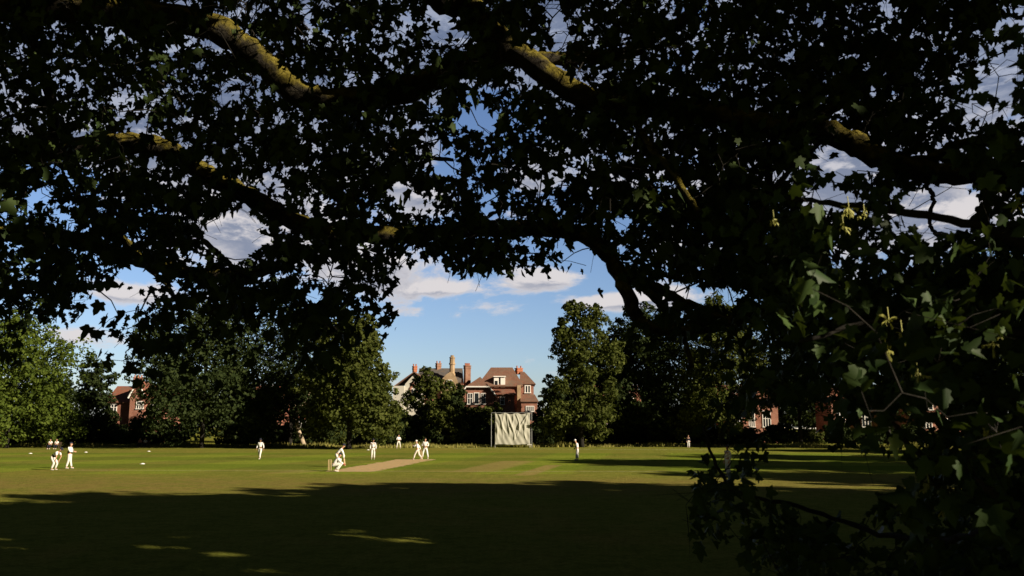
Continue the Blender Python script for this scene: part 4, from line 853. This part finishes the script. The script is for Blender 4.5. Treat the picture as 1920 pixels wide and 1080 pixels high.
# ------------------------------------------------------------------ people
BASE = dict(pel=(0, 0, .96), che=(0, 0, 1.30), nec=(0, 0, 1.50), hed=(.02, 0, 1.62), top=(.01, 0, 1.74),
            shl=(0, .18, 1.43), shr=(0, -.18, 1.43), ell=(-.02, .25, 1.14), elr=(-.02, -.25, 1.14), wrl=(.08, .25, .90), wrr=(.08, -.25, .90),
            hil=(0, .10, .90), hir=(0, -.10, .90), knl=(.03, .11, .49), knr=(.03, -.11, .49), anl=(-.02, .12, .09), anr=(-.02, -.12, .09))
POSE = {
 'stand': {}, 
 'wide': dict(knl=(.05, .2, .49), knr=(.03, -.2, .49), anl=(0, .26, .09), anr=(0, -.26, .09), ell=(.02, .3, 1.16), elr=(.02, -.3, 1.16), wrl=(.2, .18, 1.12), wrr=(.2, -.18, 1.12)),
 'bent': dict(pel=(-.18, 0, .92), che=(.12, 0, 1.15), nec=(.28, 0, 1.30), hed=(.40, 0, 1.38), top=(.46, 0, 1.49), shl=(.22, .18, 1.24), shr=(.22, -.18, 1.24), ell=(.30, .26, .94), elr=(.30, -.26, .94), wrl=(.20, .2, .68), wrr=(.20, -.2, .68),
              hil=(-.18, .11, .87), hir=(-.18, -.11, .87), knl=(.10, .18, .50), knr=(.10, -.18, .50), anl=(-.06, .2, .09), anr=(-.06, -.2, .09)),
 'folded': dict(ell=(.06, .25, 1.18), elr=(.06, -.25, 1.18), wrl=(.24, -.02, 1.22), wrr=(.26, .03, 1.17), hed=(.05, 0, 1.62), knl=(.04, .1, .49), knr=(-.04, -.1, .49), anl=(.12, .11, .09), anr=(-.14, -.12, .09)),
 'walk': dict(knl=(.16, .1, .50), knr=(.02, -.1, .48), anl=(.24, .1, .10), anr=(-.26, -.1, .16), ell=(-.10, .26, 1.16), elr=(.02, -.27, 1.15), wrl=(-.08, .29, .92), wrr=(.16, -.27, .95)),
 'crouch': dict(pel=(-.22, 0, .42), che=(.02, 0, .72), nec=(.14, 0, .90), hed=(.22, 0, 1.0), top=(.25, 0, 1.12), shl=(.08, .18, .83), shr=(.08, -.18, .83), ell=(.26, .26, .58), elr=(.26, -.26, .58), wrl=(.46, .12, .48), wrr=(.46, -.12, .48),
                hil=(-.22, .12, .40), hir=(-.22, -.12, .40), knl=(.24, .26, .50), knr=(.24, -.26, .50), anl=(-.02, .22, .09), anr=(-.02, -.22, .09)),
 'bat': dict(pel=(-.16, 0, .88), che=(.10, 0, 1.16), nec=(.24, .02, 1.33), hed=(.33, .03, 1.43), top=(.36, .03, 1.55), shl=(.2, .17, 1.27), shr=(.18, -.17, 1.25), ell=(.34, .16, 1.0), elr=(.32, -.16, 1.0), wrl=(.38, .03, .84), wrr=(.36, -.06, .76),
             hil=(-.16, .12, .84), hir=(-.16, -.12, .84), knl=(.06, .22, .48), knr=(.06, -.2, .48), anl=(-.02, .28, .09), anr=(-.02, -.26, .09)),
 'bowl': dict(pel=(-.04, 0, .93), che=(.06, -.02, 1.27), nec=(.1, 0, 1.46), hed=(.15, 0, 1.57), top=(.16, 0, 1.69), shl=(.08, .18, 1.40), shr=(.07, -.18, 1.38), ell=(.22, .26, 1.2), elr=(-.05, -.3, 1.14), wrl=(.4, .22, 1.28), wrr=(-.12, -.34, .88),
              knl=(.22, .12, .52), knr=(-.06, -.12, .48), anl=(.34, .14, .10), anr=(-.34, -.12, .18)),
 'look': dict(che=(.04, 0, 1.29), nec=(.09, 0, 1.46), hed=(.16, 0, 1.56), top=(.2, 0, 1.67), shl=(.05, .18, 1.40), shr=(.05, -.18, 1.40), ell=(-.02, .24, 1.14), elr=(-.02, -.24, 1.14), wrl=(.2, .08, 1.02), wrr=(.2, -.08, 1.0), anl=(.1, .12, .09), knl=(.07, .11, .49)),
 'sit': dict(pel=(0, 0, .52), che=(.05, 0, .86), nec=(.07, 0, 1.05), hed=(.1, 0, 1.17), top=(.1, 0, 1.29), shl=(.06, .18, .98), shr=(.06, -.18, .98), ell=(.1, .24, .72), elr=(.1, -.24, .72), wrl=(.32, .12, .66), wrr=(.32, -.12, .66),
             hil=(0, .1, .50), hir=(0, -.1, .50), knl=(.44, .14, .50), knr=(.44, -.14, .50), anl=(.42, .14, .09), anr=(.42, -.14, .09)),
}
def skin_mesh(name, verts, edges, radii, root=0, sub=1):
    me = bpy.data.meshes.new(name); me.from_pydata([tuple(v) for v in verts], edges, []); o = bpy.data.objects.new(name, me); COL.objects.link(o)
    o.modifiers.new('s', 'SKIN'); sv = me.skin_vertices[0].data
    for i, r in enumerate(radii): sv[i].radius = (r, r) if not hasattr(r, '__len__') else r; sv[i].use_root = (i == root)
    ss = o.modifiers.new('u', 'SUBSURF'); ss.levels = sub; ss.render_levels = sub
    bpy.context.view_layer.update(); dg = bpy.context.evaluated_depsgraph_get()
    m2 = bpy.data.meshes.new_from_object(o.evaluated_get(dg)); bpy.data.objects.remove(o); m2.name = name
    if len(m2.polygons): m2.polygons.foreach_set('use_smooth', [True] * len(m2.polygons))
    return m2
def person(px, py, facing, hgt, pose, label, skin='skin', shirt='whites', trousers='cream', vest=None, hat='cap', hatm='navy', short_sleeve=False, pads=False, gloves=None, loc=None, group=None):
    q = {k: Vector(v) for k, v in {**BASE, **POSE[pose]}.items()}
    lo = loc if loc is not None else tuple(ground(px, py)); r = empty('person', lo, R(facing), label=label, cat='person', group=group); s = hgt / 1.80; r.scale = (s, s, s)
    fwd = Vector((1, 0, 0)); V = []; E = []; RD = []; ix = {}
    def add(k, p, rd, par=None):
        V.append(Vector(p)); RD.append(rd); ix[k] = len(V) - 1
        if par is not None: E.append((ix[par], ix[k]))
    add('pel', q['pel'], (.15, .11)); add('wai', (q['pel'] + q['che']) / 2, (.135, .10), 'pel'); add('che', q['che'], (.16, .115), 'wai'); add('nec', q['nec'], .055, 'che')
    hd = (q['top'] - q['hed']).normalized(); add('jaw', q['hed'], .072, 'nec'); add('face', q['hed'] + hd * .07, .088, 'jaw'); add('top', q['top'] + hd * .02, .07, 'face')
    side = Vector((0, 1, 0)); fw = side.cross(hd).normalized()
    if fw.x < 0: fw = -fw
    add('nose', q['hed'] + hd * .05 + fw * .10, .014, 'face')
    for sd, sg in (('l', 1), ('r', -1)):
        add('ear' + sd, q['hed'] + hd * .06 + side * sg * .095, .016, 'face')
        add('sh' + sd, q['sh' + sd], .062, 'che'); add('el' + sd, q['el' + sd], .043, 'sh' + sd); add('wr' + sd, q['wr' + sd], .029, 'el' + sd)
        hdv = (q['wr' + sd] - q['el' + sd]).normalized(); pal = q['wr' + sd] + hdv * .07; add('pa' + sd, pal, .034, 'wr' + sd)
        lat = hdv.cross(Vector((0, sg, .3))).normalized()
        for f_ in range(4):
            o_ = lat * ((f_ - 1.5) * .02); ln = (.06, .075, .07, .055)[f_]; inn = Vector((0, -sg * .02, 0))
            add('f%s%d' % (sd, f_), pal + hdv * .045 + o_, .009, 'pa' + sd); add('g%s%d' % (sd, f_), pal + hdv * (.045 + ln) + o_ * 1.3 + inn, .007, 'f%s%d' % (sd, f_))
        add('th' + sd, pal + lat * .05 + hdv * .015, .010, 'pa' + sd); add('tj' + sd, pal + lat * .06 + hdv * .05, .008, 'th' + sd)
        add('hi' + sd, q['hi' + sd], .088, 'pel'); add('kn' + sd, q['kn' + sd], .058, 'hi' + sd); add('an' + sd, q['an' + sd], .042, 'kn' + sd)
        add('to' + sd, q['an' + sd] + Vector((.17, 0, -.05)), .036, 'an' + sd)
    obj('body', skin_mesh('body', V, E, RD), M[skin], r)
    # shirt
    V, E, RD, ix = [], [], [], {}
    add('che', q['che'], (.185, .135)); add('wai', (q['pel'] + q['che']) / 2, (.165, .125), 'che'); add('pel', q['pel'] + (q['che'] - q['pel']) * .12, (.17, .13), 'wai'); add('nec', q['nec'] - (q['nec'] - q['che']) * .2, .075, 'che')
    for sd in 'lr':
        add('sh' + sd, q['sh' + sd], .083, 'che'); e_ = q['el' + sd]; w_ = q['wr' + sd]
        if short_sleeve: add('sm' + sd, q['sh' + sd] * .25 + e_ * .75, .075, 'sh' + sd)
        else: add('el' + sd, e_, .064, 'sh' + sd); add('wr' + sd, e_ * .12 + w_ * .88, .046, 'el' + sd)
    obj('shirt', skin_mesh('shirt', V, E, RD), M[shirt], r)
    if vest:
        V, E, RD, ix = [], [], [], {}
        add('che', q['che'] + Vector((-.015, 0, 0)), (.20, .15)); add('wai', (q['pel'] + q['che']) / 2 + Vector((-.015, 0, 0)), (.185, .14), 'che'); add('pel', q['pel'] + (q['che'] - q['pel']) * .05, (.185, .145), 'wai')
        obj('vest', skin_mesh('vest', V, E, RD), M[vest], r)
    V, E, RD, ix = [], [], [], {}
    add('pel', q['pel'], (.165, .125)); add('top', q['pel'] + (q['che'] - q['pel']) * .25, (.155, .118), 'pel')
    for sd in 'lr': add('hi' + sd, q['hi' + sd], .115, 'pel'); add('kn' + sd, q['kn' + sd], .085, 'hi' + sd); add('an' + sd, q['an' + sd] + Vector((0, 0, .02)), .07, 'kn' + sd)
    obj('trousers', skin_mesh('trousers', V, E, RD), M[trousers], r)
    for sd in 'lr':
        a_ = q['an' + sd]; obj('shoe', skin_mesh('shoe', [a_ + Vector((-.05, 0, -.04)), a_ + Vector((.06, 0, -.045)), a_ + Vector((.18, 0, -.055))], [(0, 1), (1, 2)], [.05, .05, .036]), M['shoe'], r)
        if pads:
            k_ = q['kn' + sd]; f_ = Vector((.075, 0, 0)); u_ = (k_ - a_).normalized()
            obj('leg_pad', skin_mesh('leg_pad', [a_ + f_, (a_ + k_) / 2 + f_, k_ + f_ * 1.1, k_ + u_ * .16 + f_ * .8], [(0, 1), (1, 2), (2, 3)], [(.08, .05), (.10, .06), (.11, .07), (.09, .05)]), M['whites'], r)
        if gloves:
            w_ = q['wr' + sd]; d_ = (w_ - q['el' + sd]).normalized(); obj('glove', skin_mesh('glove', [w_ - d_ * .06, w_ + d_ * .07, w_ + d_ * .17], [(0, 1), (1, 2)], [.05, .075, .055]), M[gloves], r)
    c = q['hed'] + hd * .10; rot = Vector((0, 0, 1)).rotation_difference(hd).to_matrix()
    def cap_mesh(brim, rr=.112, hh=.12, flat=False):
        mb = MB(); n = 16; rings = []
        prof = [(rr, 0), (rr * 1.0, hh * .4), (rr * .8, hh * .8), (rr * .35, hh), (0.005, hh * 1.02)]
        if flat: prof = [(rr * 1.75, -.01), (rr * 1.7, .005)] + prof
        vs = [];
        for (pr, pz) in prof: vs += [c + rot @ Vector((pr * math.cos(2 * math.pi * k / n), pr * .92 * math.sin(2 * math.pi * k / n), pz)) for k in range(n)]
        m_ = len(prof); mb.add(vs, [(i * n + k, i * n + (k + 1) % n, (i + 1) * n + (k + 1) % n, (i + 1) * n + k) for i in range(m_ - 1) for k in range(n)])
        if brim:
            b0 = [c + rot @ Vector((.09 * math.cos(t), .09 * math.sin(t), .012)) + Vector((.02, 0, 0)) for t in (-1.1, -.5, 0, .5, 1.1)]; b1 = [p_ + rot @ Vector((.09 * math.cos(t), .02 * math.sin(t), -.02)) for p_, t in zip(b0, (-1.1, -.5, 0, .5, 1.1))]
            mb.add(b0 + b1 + [p_ + Vector((0, 0, .008)) for p_ in b0 + b1], [(i, i + 1, i + 6, i + 5) for i in range(4)] + [(i + 10, i + 15, i + 16, i + 11) for i in range(4)] + [(i + 5, i + 6, i + 16, i + 15) for i in range(4)])
        return mb
    if hat == 'cap': cap_mesh(True).build('cap', M[hatm], r, True)
    elif hat == 'sun': cap_mesh(False, flat=True).build('sun_hat', M[hatm], r, True)
    elif hat == 'helmet': cap_mesh(True, .13, .15).build('helmet', M[hatm], r, True)
    else: cap_mesh(False, .10, .10).build('hair', M['hair'], r, True)
    return r
person(101, 881.5, -8, 1.72, 'bent', 'slip fielder in dark vest bending, hands on knees, at far left', vest='navy', short_sleeve=True)
person(129, 878.5, 5, 1.80, 'folded', 'fielder in dark vest standing with folded arms beside the bending one', vest='navy')
person(487, 861, -100, 1.82, 'walk', 'fielder in white walking towards the camera, alone left of the pitch', hat='sun', hatm='navy', skin='skin2')
person(630, 884, 20, 1.80, 'crouch', 'crouching wicketkeeper in white pads at the near end of pitch', hat='cap', pads=True, gloves='glove')
bt = person(634, 875.5, 12, 1.82, 'bat', 'batsman leaning over his bat just beyond the crouching wicketkeeper', hat='helmet', pads=True, gloves='whites')
person(699, 861.3, -78, 1.80, 'stand', 'fielder standing square to the camera between batsman and bowler', skin='skin2', hat='cap', hatm='navy')
person(747, 841, -60, 1.85, 'wide', 'smallest and farthest fielder in white near the boundary', hat='none')
person(783, 862, 160, 1.74, 'bowl', 'bowler in white striding in front of the umpire', hat='cap', hatm='whites')
person(797, 860.2, -95, 1.86, 'wide', 'umpire in white standing just right of the bowler', hat='none', trousers='whites')
person(1083, 863, 165, 1.84, 'look', 'fielder in shade looking down, right of the sight screen', hat='cap', hatm='whites', trousers='whites')
person(1366, 893, 200, 1.80, 'stand', 'shaded figure in white seen through a gap in sycamore leaves', hat='cap', hatm='navy', trousers='whites')
person(1291, 839.5, -90, 1.75, 'stand', 'distant figure in dark top and white trousers, right in the shade', shirt='navy', hat='none', trousers='whites')
for (b, dx, sh_c, lab) in ((bA, -.4, 'whites', 'spectator in white top, left of the pair on the left bench'), (bA, .42, 'whites', 'spectator in white top, right of the pair on the left bench'),
                           (bB, -.42, 'pink', 'spectator in pink top, left of the pair on the far bench'), (bB, .35, 'whites', 'spectator in pale top, right of the pair on the far bench')):
    person(0, 0, -90, 1.75, 'sit', lab, shirt=sh_c, trousers='navy', hat='none', short_sleeve=True, loc=(b.x + dx, b.y - .02, 0), group='spectators seated on benches')
# bat held by the batsman
bl = bt.matrix_world if False else None
ba = empty('cricket_bat', tuple(bt.location), R(12), label='wooden bat held low by the leaning batsman', cat='bat')
mb = MB(); mb.tube([(.37, -.02, .86), (.40, -.06, .62)], .018, 8); mb.build('handle', M['black'], ba)
mb = MB(); d0 = Vector((.40, -.06, .62)); d1 = Vector((.48, -.17, .08)); mb.tube([d0, d0 * .93 + d1 * .07, d0 * .2 + d1 * .8, d1], [.02, .05, .055, .045], 6); mb.build('blade', M['willow'], ba)

# children of offset parents were modelled in world coordinates
bpy.context.view_layer.update()
for t_ in (treeA, treeB):
    for ch in t_.children: ch.matrix_parent_inverse = Matrix.Translation(-Vector(t_.location))
